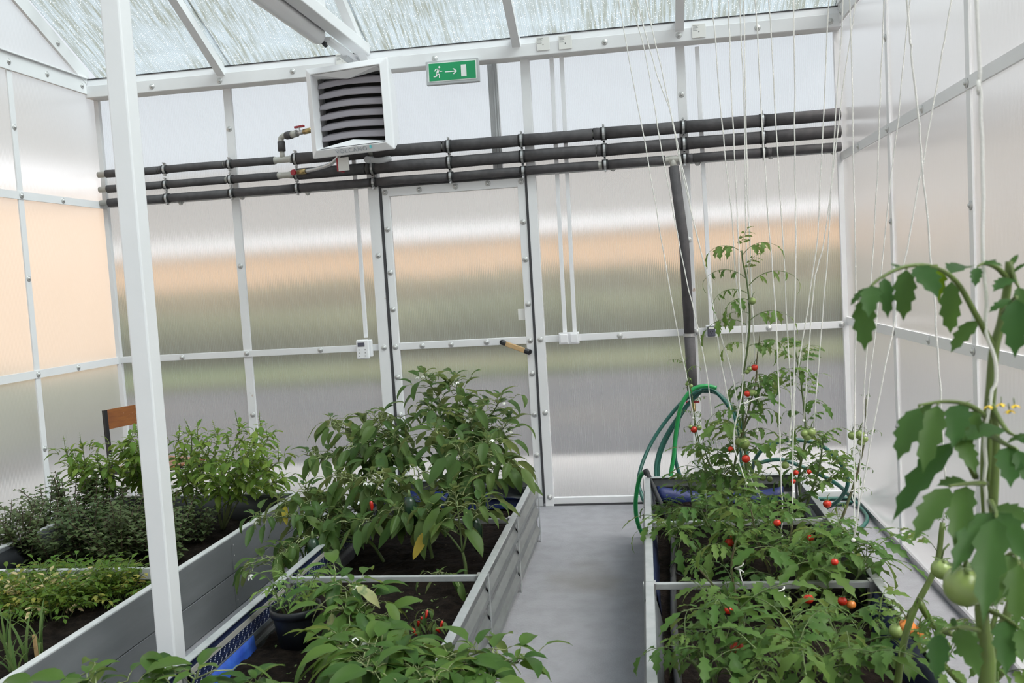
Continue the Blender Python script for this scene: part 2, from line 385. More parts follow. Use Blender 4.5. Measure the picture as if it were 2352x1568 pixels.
wb = empty('wall_back', (0, WALL, 0), kind='structure'); off = V((0, -WALL, 0))
def WB(mb, name, m, bev=0, smooth=False):
    o = mb.build(name, m, wb, smooth, loc=off)
    if bev: bevel(o, bev)
    return o
ST = [XL, -2.61, -1.665, -.672, .286, XR]
DX0, DX1, DZ = -1.618, -.695, 2.075
zs = [.02, 1.06, 2.10, 2.84]
for i in range(5):
    for k in range(3):
        if i == 2 and k < 2: continue
        a, b, z0, z1 = ST[i], ST[i+1], zs[k], zs[k+1]
        o = sheet('panel', [(a, WALL, z0), (b, WALL, z0), (b, WALL, z1), (a, WALL, z1)], (0, 1, 0), .01, 'polycarbonate_back', wb); o.location = off
for x in (ST[1], ST[4]): WB(MB().box((x-.027, WALL-.022, .03), (x+.027, WALL-.001, 2.80)), 'stud', 'white_steel_worn', .002)
WB(MB().box((-1.705, WALL-.05, .0), (-1.632, WALL-.001, 2.80)), 'stud', 'white_steel_worn', .002)
WB(MB().box((-.683, WALL-.05, .0), (-.628, WALL-.001, 2.80)), 'stud', 'white_steel_worn', .002)
WB(MB().box((XL, WALL-.03, 0), (XL+.03, WALL-.001, 2.8)), 'stud', 'white_steel'); WB(MB().box((XR-.03, WALL-.03, 0), (XR, WALL-.001, 2.8)), 'stud', 'white_steel')
WB(MB().box((-.90, WALL+.03, 2.1), (-.84, WALL+.05, 2.8)), 'stud', 'white_steel')
for a, b in ((XL+.03, -1.705), (-.628, XR-.03)):
    WB(MB().box((a, WALL-.03, 1.042), (b, WALL-.0225, 1.084)), 'rail', 'white_steel_worn', .002)
    WB(MB().box((a, WALL-.035, 0), (b, WALL-.001, .05)), 'sill', 'white_steel_worn', .002)
    WB(MB().box((a, WALL-.045, -.0), (b, WALL-.036, .012)), 'sill_seal', 'gasket')
WB(MB().box((XL+.03, WALL-.03, 2.082), (XR-.03, WALL-.0225, 2.122)), 'rail', 'white_steel_worn', .002)
# seam lines visible in the wall sheet joints
for x in (-.845, -.86): WB(MB().box((x-.003, WALL-.004, 2.12), (x+.003, WALL-.001, 2.8)), 'joint', 'grey_plastic')
for x, z, dy in [(-3.067,1.061,.03),(-2.611,1.066,.03),(-2.103,1.065,.03),(-1.668,1.061,.05),(-.655,1.063,.05),(-.16,1.06,.03),(.31,1.06,.03),(.74,1.062,.03),(1.165,1.062,.03),
              (-2.611,1.641,.022),(-2.606,.656,.022),(-1.665,1.651,.05),(-1.665,.62,.05),(-.652,.6,.05),(-.652,.06,.05),(.287,1.625,.022),(.284,2.501,.022),(-2.611,2.532,.022),
              (-2.985,2.082,.03),(-2.557,2.086,.03),(-2.11,2.084,.03),(-1.62,2.086,.03),(-.15,2.09,.03),(.36,2.085,.03),(.79,2.09,.03),(1.15,2.09,.03)]:
    screw(wb, (x, -dy, z), (0, -1, 0))
# eave beam
eb = empty('trim_1', (0, WALL, 2.8), kind='structure'); eo = V((0, -WALL, -2.8))
bevel(MB().box((XL, 5.6, 2.79), (XR, WALL-.001, 2.868)).build('beam', 'white_steel_worn', eb, loc=eo), .004)
sl = MB(); sl.add([(XL, 5.603, 2.868), (XR, 5.603, 2.868), (XR, 5.61, 2.906), (XL, 5.61, 2.906), (XL, 5.63, 2.868), (XR, 5.63, 2.868), (XR, 5.637, 2.906), (XL, 5.637, 2.906)],
   [(0,1,2,3),(5,4,7,6),(3,2,6,7),(0,4,5,1),(1,5,6,2),(4,0,3,7)]); sl.build('eave_strip', 'white_plastic', eb, loc=eo)
MB().box((XL, 5.606, 2.906), (XR, 5.634, 2.912)).build('gasket', 'gasket', eb, loc=eo)
for x, z in [(-3.07,2.825),(-2.607,2.82),(-2.117,2.835),(-1.2,2.83),(-.158,2.83),(.278,2.828),(.732,2.828),(1.14,2.825)]: screw(eb, (x, 5.6-WALL, z-2.8), (0, -1, 0))

# door
db = empty('door_1', (DX0, WALL, 0), kind='structure'); do = V((-DX0, -WALL, 0))
def DB(mb, n, m, bev=0): 
    o = mb.build(n, m, db, loc=do)
    if bev: bevel(o, bev)
    return o
DB(MB().box((DX0-.014, WALL-.052, .02), (DX0, WALL-.02, DZ+.012)), 'gasket', 'gasket'); DB(MB().box((DX1, WALL-.052, .02), (DX1+.012, WALL-.02, DZ+.012)), 'gasket', 'gasket')
DB(MB().box((DX0, WALL-.052, DZ), (DX1, WALL-.02, DZ+.012)), 'gasket', 'gasket')
for x in (DX0+.002, DX1-.05): DB(MB().box((x, WALL-.045, .06), (x+.048, WALL-.015, DZ)), 'stile', 'white_steel', .002)
DB(MB().box((DX0+.05, WALL-.045, DZ-.055), (DX1-.05, WALL-.015, DZ)), 'top_rail', 'white_steel', .002)
DB(MB().box((DX0+.05, WALL-.045, 1.04), (DX1-.05, WALL-.015, 1.085)), 'middle_rail', 'white_steel_worn', .002)
DB(MB().box((DX0+.05, WALL-.045, .06), (DX1-.05, WALL-.015, .12)), 'bottom_rail', 'white_steel', .002)
DB(MB().box((DX0, WALL-.05, 0), (DX1, WALL, .05)), 'threshold', 'grey_plastic', .004)
for z0, z1 in ((.12, 1.04), (1.085, DZ-.055)):
    o = sheet('panel', [(DX0+.05, WALL-.022, z0), (DX1-.05, WALL-.022, z0), (DX1-.05, WALL-.022, z1), (DX0+.05, WALL-.022, z1)], (0, 1, 0), .01, 'polycarbonate_back', db); o.location = do
xl, xr = DX0+.024, DX1-.026
for x, z in [(xl,2.045),(-1.371,2.048),(-1.136,2.051),(-.93,2.055),(xr,2.051),(xl,1.813),(xl,1.538),(xl,1.303),(xl,1.06),(xl,.866),(xl,.62),(xl,.35),(xl,.1),(xr,1.802),(xr,1.568),(xr,1.289),(xr,1.06),(xr,.85),(xr,.591),(xr,.33),(xr,.1),(-1.417,1.06),(-1.229,1.06),(-.999,1.063)]:
    screw(db, (x-DX0, -.045, z), (0, -1, 0))
hp, hq = V((-.892, 5.625, 1.06)), V((-.725, 5.615, .992))
h = DB(MB().bar(hp.lerp(hq, .12), hp.lerp(hq, .86), .018, .03), 'handle', 'wood_light', .003); tag(h, 'pale wooden door pull')
for p in (hp, hq):
    DB(MB().tube([p+V((0, .055, 0)), p+V((0, .02, 0)), p], [.014, .012, .017], 10), 'handle_end', 'black_metal')
DB(MB().cyl(hp+(hp-hq)*.0, hp.lerp(hq, .14), .016, 10), 'handle_end', 'black_metal'); DB(MB().cyl(hp.lerp(hq, .84), hq, .017, 10), 'handle_end', 'black_metal')
DB(MB().box((-.79, WALL-.026, 1.19), (-.745, WALL-.023, 1.26)), 'paper_label', 'paper')

# side walls
def side_wall(name, X, sgn, studs, rails, mrail, inside=False):
    e = empty(name, (X, 0, 0), kind='structure'); of = V((-X, 0, 0)); inn = -sgn
    ys = [WALL]+sorted(studs, reverse=True)+[YF]
    for i in range(len(ys)-1):
        b, a = ys[i], ys[i+1]
        for z0, z1 in ((.02, rails[0]), (rails[0], rails[1]), (rails[1], 2.87)):
            cs = [(X, a, z0), (X, b, z0), (X, b, z1), (X, a, z1)]
            if sgn > 0: cs = cs[::-1]
            o = sheet('panel', cs, (sgn, 0, 0), .01, 'polycarbonate_side', e); o.location = of
    # gable triangle
    zr = EAVE+SLOPE*(WALL-RIDGE_Y)
    cs = [(X, YF, 2.87), (X, WALL, 2.87), (X, WALL, EAVE), (X, RIDGE_Y, zr), (X, YF, EAVE)]
    o = sheet('panel', cs if sgn < 0 else cs[::-1], (sgn, 0, 0), .01, 'polycarbonate_side', e); o.location = of
    for y in studs:
        (MB().box((X+inn*.001, y-.022, .0), (X+inn*.009, y+.022, 2.81)) if inside else MB().box((X+sgn*.012, y-.03, .0), (X+sgn*.05, y+.03, 2.85))).build('stud', 'white_steel', e, loc=of)
        for z in (.62, rails[0], 1.62, rails[1], 2.49): screw(e, (inn*(.009 if z not in rails else .013), y, z), (inn, 0, 0))
    for z in rails:
        MB().box((X+inn*.001, YF, z-.023), (X+inn*.012, WALL-.03, z+.023)).build('rail', mrail, e, loc=of)
        for y in [5.25, 4.1, 3.0, 2.2]: screw(e, (inn*.012, y, z), (inn, 0, 0))
    MB().box((X+inn*.001, YF, 0), (X+inn*.014, WALL-.03, .035)).build('sill', 'zinc', e, loc=of)
    bevel(MB().box((X+inn*.001, YF, 2.812), (X+inn*.016, WALL-.12, 2.91)).build('girt', mrail, e, loc=of), .003)
    bevel(MB().box((X+inn*.001, YF, 2.91), (X+inn*.03, WALL-.12, 2.918)).build('girt_lip', mrail, e, loc=of), .002)
    for y in (5.55, 5.2, 4.86, 4.3): screw(e, (inn*.016, y, 2.86), (inn, 0, 0))
    for a, b in ((WALL-.1, RIDGE_Y), (YF, RIDGE_Y)):
        MB().bar((X+inn*.01, a, EAVE+.02), (X+inn*.01, b, zr), .018, .09).build('gable_rafter', mrail, e, loc=of)
    for t in (.1, .26, .42): screw(e, (inn*.02, WALL-.1-(WALL-.1-RIDGE_Y)*t, EAVE+.02+(zr-EAVE-.02)*t), (inn, 0, 0))
side_wall('wall_left', XL, -1, [4.865, 3.9, 2.9, 1.9, .9], (1.06, 2.10), 'white_steel', True)
side_wall('wall_right', XR, 1, [4.65, 3.565, 2.5, 1.45, .4], (1.085, 2.06), 'white_steel', True)
# front wall behind the viewer
e = empty('wall_front', (0, YF, 0), kind='structure')
for a, b in ((XL, -2.0), (-2.0, -.5), (-.5, XR)):
    o = sheet('panel', [(b, 0, .02), (a, 0, .02), (a, 0, 2.88), (b, 0, 2.88)], (0, -1, 0), .01, 'polycarbonate_side', e)
MB().box((XL, 0, 2.8), (XR, .1, 2.9)).build('beam', 'white_steel', e)
# roof
ce = empty('ceiling', (0, 0, 0), kind='structure'); zr = EAVE+SLOPE*(WALL-RIDGE_Y)
raf = [XL, -2.595, -1.645, -.692, .284, XR]
for i in range(5):
    a, b = raf[i], raf[i+1]
    nz = V((0, SLOPE, 1)).normalized()
    p = [(b, WALL+.05, EAVE+.035), (a, WALL+.05, EAVE+.035), (a, RIDGE_Y, zr+.06), (b, RIDGE_Y, zr+.06)]
    sheet('roof_panel', p[::-1][2:]+p[::-1][:2], nz, .01, 'polycarbonate_roof', ce)
    nz = V((0, -SLOPE, 1)).normalized()
    p = [(a, YF-.05, EAVE+.035), (b, YF-.05, EAVE+.035), (b, RIDGE_Y, zr+.06), (a, RIDGE_Y, zr+.06)]
    sheet('roof_panel', p[::-1], nz, .01, 'polycarbonate_roof', ce)
for x in raf[1:-1]:
    for y in (5.62, YF+.05):
        o = MB().bar((x, y, EAVE-.03+(0 if y > 3 else 0)), (x, RIDGE_Y, zr+.005), .05, .055).build('rafter', 'white_steel', ce)
MB().box((XL, RIDGE_Y-.04, zr-.06), (XR, RIDGE_Y+.04, zr+.04)).build('ridge_beam', 'white_steel', ce)
for y in (4.45, 4.15, 3.95, 3.6, 3.0, 2.5, 1.33): MB().cyl((-.8, y, 3.03), (XR, y, 3.03), .004, 6).build('wire', 'zinc', ce)

# roof truss tie, king post
tr = empty('roof_truss', (-1.645, RIDGE_Y, 2.85), 'white steel roof truss running toward the camera above the heater', 'truss'); to = -tr.location
bevel(MB().box((-1.685, YF, 2.885), (-1.605, 5.6, 2.955)).build('tie_beam', 'white_steel', tr, loc=to), .006)
MB().box((-1.665, 4.82, 2.956), (-1.625, 4.86, 3.33)).build('web_post', 'white_steel', tr, loc=to)
MB().box((-1.665, 3.4, 2.956), (-1.625, 3.44, 4.05)).build('web_post', 'white_steel', tr, loc=to)
MB().cyl((-1.73, 5.45, 2.86), (-1.73, 5.57, 2.86), .022, 14).build('bolt_sleeve', 'grey_plastic', tr, loc=to)
sp = empty('support_post', (-1.675, 2.865, 0), 'square white steel post rising between the left and middle beds', 'post')
o = MB().box((-.034, -.036, 0), (.034, .036, zr-.08)).build('post_shaft', 'white_steel', sp); bevel(o, .006)
bevel(MB().box((-.07, -.07, 0), (.07, .07, .01)).build('base_plate', 'white_steel', sp), .002)

# fluorescent light under the tie beam
LX = -1.745
flx = empty('fluorescent_light', (LX, 4.2, 2.90), 'white tubular light fitting fixed along the truss beam', 'lamp'); f0 = -flx.location
prof = [(-.045, .02), (-.05, -.005), (-.042, -.04), (-.02, -.062), (.005, -.068), (.028, -.055), (.045, -.02), (.045, .02)]
m = MB(); ys = [3.3, 5.02, 5.06, 5.08]; sc_ = [1, 1, .9, .6]
vs = [(LX+px*s, y, 2.895+pz*s) for y, s in zip(ys, sc_) for px, pz in prof]; k = len(prof)
m.add(vs, [(i*k+j, (i+1)*k+j, (i+1)*k+(j+1) % k, i*k+(j+1) % k) for i in range(3) for j in range(k)]+[tuple(range(k)), tuple(3*k+j for j in range(k-1, -1, -1))])
m.build('diffuser', 'white_plastic', flx, True, loc=f0)
MB().box((LX-.04, 3.3, 2.916), (LX+.04, 5.07, 2.935)).build('housing', 'grey_plastic', flx, loc=f0)
MB().box((LX+.03, 3.3, 2.935), (LX+.09, 5.2, 2.95)).build('mounting_rail', 'grey_plastic', flx, loc=f0)
MB().tube([(LX, 5.08, 2.87), (LX+.005, 5.13, 2.862), (LX+.01, 5.15, 2.845)], [.014, .016, .011], 10).build('cable_gland', 'black_metal', flx, True, loc=f0)
for y in (4.0, 4.85): MB().box((LX+.03, y, 2.895), (LX+.056, y+.02, 2.925)).build('clip', 'zinc', flx, loc=f0)
MB().box((-1.735, 5.1, 2.862), (-1.69, 5.6, 2.884)).build('cable_trunking', 'white_plastic', flx, loc=f0)

# ------------------------------------------------------------------ heater unit
ht = empty('fan_heater', (-1.625, 5.42, 2.5), 'white louvred fan heater unit hanging from the beam beside the exit sign', 'heater', rz=math.radians(-8))
ht.rotation_euler.y = math.radians(-.8)
Wd, Hh, Dp = .262, .262, .20
def HT(mb, n, m, bev=0, sm=False):
    o = mb.build(n, m, ht, sm)
    if bev: bevel(o, bev)
    return o
# casing: outer shell ring tapering backwards, front frame with bevelled inner funnel
m = MB(); y0, y1, y2 = -Dp, -Dp+.035, Dp*.8
A = [(-Wd, -Hh), (Wd, -Hh), (Wd, Hh), (-Wd, Hh)]
def ring(s, y): return [(x*s, y, z*s) for x, z in A]
inn = [(-.205, -.20), (.205, -.20), (.205, .20), (-.205, .20)]
chamf = [(-.222, -.222), (.222, -.222), (.222, .222), (-.222, .222)]
vs = ring(1, y0+.012)+[(x*1.0, y0-.012, z*1.0) for x, z in chamf]+[(x, y0+.045, z) for x, z in inn]+ring(1.0, y1-.005)+ring(.6, y2)
fs = []
for a, b in ((0, 4), (4, 8), (12, 0), (16, 12)):
    for j in range(4): fs.append((a+j, a+(j+1) % 4, b+(j+1) % 4, b+j))
fs.append((19, 18, 17, 16)); m.add(vs, fs); HT(m, 'casing', 'white_plastic', .004)
HT(MB().box((-.2, y0+.11, -.2), (.2, y0+.115, .2)), 'inner_grille', 'dark_inside')
for i in range(6):
    z = .155-i*.062; m = MB(); n = 10; prof = [(.004, .026), (-.012, .014), (-.022, -.016), (-.020, -.021), (-.016, -.018), (-.008, .010), (.006, .022)]
    vs = []
    for q in range(n+1):
        t = q/n; x = -.2+.4*t; bow = .012*(1-(2*abs(t-.42))**1.5)
        wd = min(1, .75+4*t)
        for (py, pz) in prof: vs.append((x, y0+.055+py*1.0, z+pz*wd+bow))
    k = len(prof); m.add(vs, [(a*k+j, a*k+(j+1) % k, (a+1)*k+(j+1) % k, (a+1)*k+j) for a in range(n) for j in range(k)]+[tuple(range(k-1, -1, -1)), tuple(n*k+j for j in range(k))])
    HT(m, 'louver', 'louver', 0, False)
# shaped hood pieces above and below the louvres
for s in (1, -1):
    m = MB(); m.add([(-.205, y0+.04, s*.202), (0, y0+.055, s*.202), (.205, y0+.04, s*.202), (-.205, y0-.008, s*.216), (.205, y0-.008, s*.216), (0, y0+.03, s*.176)], [(0, 5, 3), (3, 5, 4), (5, 2, 4), (0, 1, 5), (1, 2, 5)] if s > 0 else [(3, 5, 0), (4, 5, 3), (4, 2, 5), (5, 1, 0), (5, 2, 1)])
    HT(m, 'hood', 'white_plastic')
def text(s, size, m, parent, loc, rot, name, ext=.0006):
    cu = bpy.data.curves.new(name, 'FONT'); cu.body = s; cu.size = size; cu.extrude = ext; cu.align_x = 'CENTER'; cu.align_y = 'CENTER'; cu.space_character = 1.25
    t = bpy.data.objects.new(name, cu); COL.objects.link(t); dg = bpy.context.evaluated_depsgraph_get(); dg.update()
    me = bpy.data.meshes.new_from_object(t.evaluated_get(dg)); bpy.data.objects.remove(t)
    me.materials.clear(); me.materials.append(MATS[m]); o = link(name, me, parent); o.location = loc; o.rotation_euler = rot; return o
tilt = math.atan2(.024, .04)
text('VOLCANO', .036, 'logo_grey', ht, (.0, y0-.0045, -.243), (math.radians(90)+.54, 0, 0), 'lettering')
o = MB().box((.118, y0-.009, -.228), (.130, y0-.006, -.246)).build('logo_square', 'logo_teal', ht)
o = HT(MB().tube(smooth_path([(.0, .02, -.27), (.06, .03, -.285), (.11, .10, -.27)]), .017, 8), 'bracket_arm', 'grey_plastic', sm=True)
HT(MB().cyl((.0, .0, -.275), (.0, .04, -.275), .02, 12), 'bracket_knob', 'grey_plastic')
HT(MB().box((-.155, -.10, -.34), (-.145, -.02, -.262)), 'warning_label', 'red_enamel'); HT(MB().box((-.143, -.102, -.34), (-.075, -.094, -.262)), 'rating_plate', 'paper')
HT(MB().lathe([(.05, -.03), (.055, 0), (.03, .04)], 12, 'x', (-.25, .06, -.17)), 'inlet_boss', 'black_metal')
HT(MB().bar((-.06, .12, .15), (-.06, .17, .30), .04, .01).bar((.06, .12, .15), (.06, .17, .30), .04, .01), 'hanger', 'white_steel')

# ------------------------------------------------------------------ exit sign
sg = empty('exit_sign', (-1.09, 5.585, 2.735), 'green exit sign with running figure and arrow in grey frame', 'sign'); sg.rotation_euler.y = math.radians(.6)
sw, sh = .165, .072
bevel(MB().box((-sw, -.015, -sh), (sw, .02, sh)).build('sign_frame', 'grey_plastic', sg), .004)
MB().box((-sw+.014, -.017, -sh+.017), (sw-.014, -.0152, sh-.012)).build('sign_border', 'exit_white', sg)
MB().box((-sw+.020, -.0185, -sh+.022), (sw-.020, -.0172, sh-.017)).build('sign_face', 'exit_green', sg)
def poly(pts, name, mt_, par, y, sc=1, ox=0, oz=0):
    m = MB(); k = len(pts); f = [(ox+p[0]*sc, y, oz+p[1]*sc) for p in pts]; b = [(a, y+.0008, c) for a, _, c in f]
    m.add(f+b, [tuple(range(k)), tuple(range(2*k-1, k-1, -1))]+[(i, i+k, (i+1) % k+k, (i+1) % k) for i in range(k)]); return m.build(name, mt_, par)
m = MB()
def limb(a, b, wd): m.bar((a[0], -.0190, a[1]), (b[0], -.0190, b[1]), .0008, wd, V((0, 0, 1)) if abs(a[0]-b[0]) > 1e-4 else V((1, 0, 0)))
cx, cz = -.088, .002
for a, b, wd in (((cx+.003, cz+.016), (cx-.006, cz-.008), .013), ((cx-.006, cz-.008), (cx+.008, cz-.016), .007), ((cx+.008, cz-.016), (cx+.006, cz-.035), .006), ((cx-.006, cz-.008), (cx-.012, cz-.026), .007), ((cx-.012, cz-.026), (cx-.030, cz-.027), .006),
                 ((cx+.002, cz+.018), (cx-.014, cz+.018), .005), ((cx-.014, cz+.018), (cx-.022, cz+.006), .005), ((cx+.004, cz+.016), (cx+.012, cz+.003), .005), ((cx+.012, cz+.003), (cx+.026, cz+.004), .005)): limb(a, b, wd)
m.lathe([(.0065, -.0194), (.0065, -.0186)], 12, 'y', (cx+.009, 0, cz+.029)); m.build('running_figure', 'exit_white', sg)
poly([(-.045, -.003), (.016, -.003), (.003, -.017), (.012, -.017), (.030, 0), (.012, .017), (.003, .017), (.016, .003), (-.045, .003)], 'arrow', 'exit_white', sg, -.0194)
poly([(.055, -.035), (.088, -.035), (.088, .035), (.055, .035)], 'door_symbol', 'exit_white', sg, -.0194)

# ------------------------------------------------------------------ pipes
clampX = [-3.053, -2.604, -2.159, -1.655, -1.157, -.699, -.195, .281, .743]
PY = 5.645
def clamp(e, x, z, r):
    c = V((x, PY, z))-e.location
    k = MB()
    for dx in (-.011, 0, .011):
        pass
    k.lathe([(r+.001, -.018), (r+.003, -.018), (r+.003, .018), (r+.001, .018)], 18, 'x', c)
    o = k.build('clamp_rubber', 'rubber', e, True)
    k = MB(); k.lathe([(r+.003, -.007), (r+.005, -.007), (r+.005, .007), (r+.003, .007)], 18, 'x', c)
    for s in (1, -1):
        k.box(c+V((-.006, -.010, s*(r+.004))), c+V((.006, .010, s*(r+.017)))); k.lathe([(.006, -.022), (.006, -.012)], 8, 'y', c+V((0, 0, s*(r+.013))))
    k.cyl(c+V((0, r, 0)), c+V((0, WALL-PY-.031, 0)), .005, 8); k.build('clamp', 'zinc', e)
def pipe(label, z, segs, rr, fit=()):
    e = empty('insulated_pipe', (-1.1, PY, z), label, 'pipe', 'heating pipes along the back wall'); L = e.location
    MB().cyl(V((XL+.014, PY, z))-L, V((XR-.014, PY, z))-L, min(rr)-.006, 12).build('pipe_core', 'pipe_plastic', e, True)
    for a, b, r in segs:
        k = MB(); n = max(2, int((b-a)/.12)); pts = [V((a+(b-a)*i/n, PY-.002*math.sin(i*2.1+z*9), z+.004*noise.noise(V((a*3+i*.4, z*10, 0)))))-L for i in range(n+1)]
        k.tube(pts, r, 16); k.build('insulation', 'foam_insulation', e, True)
    return e
def segs(r_of, breaks, holes=()):
    out = []
    for a, b in zip(breaks[:-1], breaks[1:]):
        out.append((a+.004, b-.004, r_of((a+b)/2)))
    return out
small, big = .0255, .0365
rz1 = lambda x: small if x < -2.2 else big
cut = sorted(clampX)
def pipesegs(rf, gaps, extra):
    br = [-3.47]+cut+extra+[1.188]; br.sort(); out = []
    for a, b in zip(br[:-1], br[1:]):
        a2, b2 = a+(.016 if a in cut else .002), b-(.016 if b in cut else .002)
        for g0, g1 in gaps:
            if a2 < g1 and b2 > g0:
                if a2 >= g0: a2 = g1
                else: b2 = g0
        if b2-a2 > .02: out.append((a2, b2, rf((a+b)/2)))
    return out
z1, z2, z3 = 2.298, 2.200, 2.112
p1 = pipe('uppermost of three dark insulated pipes along the back wall', z1, pipesegs(rz1, [(-2.30, -2.185)], [-3.1, -2.645, -1.2, -.26]), (small, big))
p2 = pipe('middle of three dark insulated pipes along the back wall', z2, pipesegs(rz1, [(-2.285, -2.17)], [-2.64, -1.70, -.245]), (small, big))
p3 = pipe('lowest of three dark insulated pipes along the back wall', z3, pipesegs(lambda x: .027, [(-.235, -.205), (.165, .262)], [.33, .79]), (.0255,))
for x in clampX:
    if x < -2.3 or x > -1.4: clamp(p1, x, z1, rz1(x))
    if abs(x+2.159) > .1: clamp(p2, x, z2, rz1(x))
    clamp(p3, x, z3, .027)
clamp(p1, -2.155, z1, .034); clamp(p2, -2.155, z2, .03)
def fitting(e, pts, r, name='fitting', m='pipe_plastic', n=14):
    L = e.location; return MB().tube([V(p)-L for p in pts], r, n).build(name, m, e, True)
fitting(p1, [(-2.31, PY, z1), (-2.29, PY, z1), (-2.285, PY, z1), (-2.2, PY, z1), (-2.195, PY, z1), (-2.18, PY, z1)], [.023, .023, .02, .02, .025, .025], 'tee')
fitting(p1, [(-2.245, PY, z1), (-2.245, PY, z1+.06)], .016, 'tee_branch')
fitting(p2, [(-2.30, PY, z2), (-2.26, PY, z2), (-2.255, PY, z2), (-2.22, PY, z2), (-2.2, PY, z2), (-2.16, PY, z2)], [.021, .021, .018, .018, .024, .024], 'tee')
fitting(p3, [(.16, PY, z3), (.185, PY, z3), (.19, PY, z3), (.235, PY, z3), (.24, PY, z3), (.265, PY, z3)], [.019, .019, .023, .023, .019, .019], 'tee')
# feed to heater
fd = empty('heater_feed_pipe', (-2.245, PY, z1+.06), 'short elbow pipe with red-handled valve feeding the heater', 'pipe'); L = fd.location
zz = 2.445
def FD(pts, r, n, m, k=12): return MB().tube([V(p)-L for p in pts], r, k).build(n, m, fd, True)
FD([(-2.245, PY, z1+.055), (-2.245, PY, z1+.115)], .024, 'insulation', 'foam_insulation')
FD(smooth_path([(-2.245, PY, z1+.115), (-2.244, PY, zz-.012), (-2.225, PY-.008, zz), (-2.20, PY-.015, zz)], 5), .018, 'elbow', 'pipe_plastic')
FD([(-2.2, PY-.015, zz), (-2.155, PY-.04, zz)], .025, 'insulation', 'foam_insulation')
FD([(-2.155, PY-.04, zz), (-2.11, PY-.065, zz)], .022, 'coupling', 'pipe_plastic')
FD([(-2.11, PY-.065, zz), (-2.05, PY-.10, zz)], [.014, .014], 'valve_body', 'zinc'); FD([(-2.05, PY-.10, zz), (-1.99, PY-.135, zz)], .017, 'brass_nut', 'brass')
MB().cyl(V((-2.085, PY-.085, zz))-L, V((-2.085, PY-.085, zz+.03))-L, .006, 8).build('valve_stem', 'zinc', fd)
MB().bar(V((-2.12, PY-.07, zz+.036))-L, V((-2.05, PY-.1, zz+.036))-L, .016, .012).build('valve_handle', 'red_enamel', fd)
fh = empty('heater_return_hose', (-2.16, PY-.03, z2), 'braided steel hose with red valve curving up to the heater', 'hose'); L = fh.location
def FH(pts, r, n, m, k=12): return MB().tube([V(p)-L for p in pts], r, k).build(n, m, fh, True)
FH([(-2.17, PY-.03, z2+.003), (-2.13, PY-.05, z2+.003)], .016, 'valve_body', 'zinc'); FH([(-2.13, PY-.05, z2+.003), (-2.07, PY-.07, z2+.006)], .017, 'brass_nut', 'brass')
FH(smooth_path([(-2.07, PY-.07, z2+.006), (-1.98, PY-.10, z2+.012), (-1.87, PY-.15, z2+.03), (-1.80, PY-.18, z2+.085), (-1.775, PY-.2, z2+.17), (-1.77, PY-.2, z2+.25)], 6), .012, 'braided_hose', 'zinc')
MB().lathe([(.016, -.012), (.02, 0), (.012, .006)], 10, 'y', V((-2.15, PY-.075, z2+.003))-L).build('valve_handle', 'red_enamel', fh)
# drop pipe
dp = empty('drop_pipe', (.262, 5.635, .62), 'vertical dark insulated pipe dropping down the back wall to the hose', 'pipe'); L = dp.location
MB().tube([V((.214, 5.64, 2.07))-L, V((.255, 5.64, 1.6))-L, V((.262, 5.635, 1.06))-L], .031, 14).build('insulation', 'foam_insulation', dp, True)
MB().tube([V((.262, 5.635, 1.035))-L, V((.265, 5.635, .66))-L], .032, 14).build('insulation', 'foam_insulation', dp, True)
MB().cyl(V((.212, 5.643, 2.12))-L, V((.214, 5.64, 2.05))-L, .02, 12).build('branch', 'pipe_plastic', dp, True)
MB().cyl(V((.262, 5.635, 1.0))-L, V((.262, 5.635, 1.1))-L, .022, 12).build('pipe_core', 'pipe_plastic', dp, True)
k = MB(); k.lathe([(.026, 1.038), (.03, 1.038), (.03, 1.058), (.026, 1.058)], 14, 'z', V((.262, 5.635, 0))-L); k.box(V((.225, 5.63, 1.04))-L, V((.30, 5.64, 1.056))-L); k.build('clamp', 'zinc', dp)
MB().tube([V((.265, 5.635, .66))-L, V((.265, 5.62, .60))-L, V((.262, 5.56, .6))-L], .014, 10).build('tap', 'brass', dp, True)
MB().bar(V((.22, 5.58, .645))-L, V((.30, 5.58, .645))-L, .014, .01).build('tap_handle', 'red_enamel', dp)

# ------------------------------------------------------------------ wall fittings
def conduit(label, x0, z0, x1, z1_, wd=.025):
    d = V((x1-x0, 0, z1_-z0)); k = MB().bar((0, 0, 0), d, wd, .018, V((0, 1, 0)))
    o = k.build('cable_conduit', 'white_plastic', None, loc=(x0, 5.683, z0)); bevel(o, .002); tag(o, label, 'conduit', 'white cable conduits on the back wall')
conduit('white cable conduit running down to the thermostat', -1.785, 2.78, -1.787, 1.13)
conduit('left of the twin white cable conduits above the switches', -.49, 2.79, -.500, 1.10)
conduit('right of the twin white cable conduits above the switches', -.428, 2.79, -.438, 1.10)
conduit('white cable conduit running down to the dark power socket', .385, 2.77, .40, 1.095)
t = empty('thermostat', (-1.803, 5.672, 1.058), 'white wall thermostat with small dark display left of the door', 'thermostat')
bevel(MB().box((-.042, -.032, -.062), (.042, -.012, .062)).build('faceplate', 'white_plastic', t), .008, 3)
bevel(MB().box((-.032, -.013, -.052), (.056, .02, .058)).build('back_box', 'white_plastic', t), .005)
MB().box((-.03, -.0335, .018), (.016, -.0315, .044)).build('display', 'lcd', t)
for x in (-.022, .018):
    for z in (-.002, -.022, -.042): MB().box((x-.004, -.0335, z-.003), (x+.004, -.0315, z+.003)).build('button', 'print_grey', t)
MB().box((-.015, -.0332, -.056), (.015, -.0318, -.053)).build('lettering', 'print_grey', t)
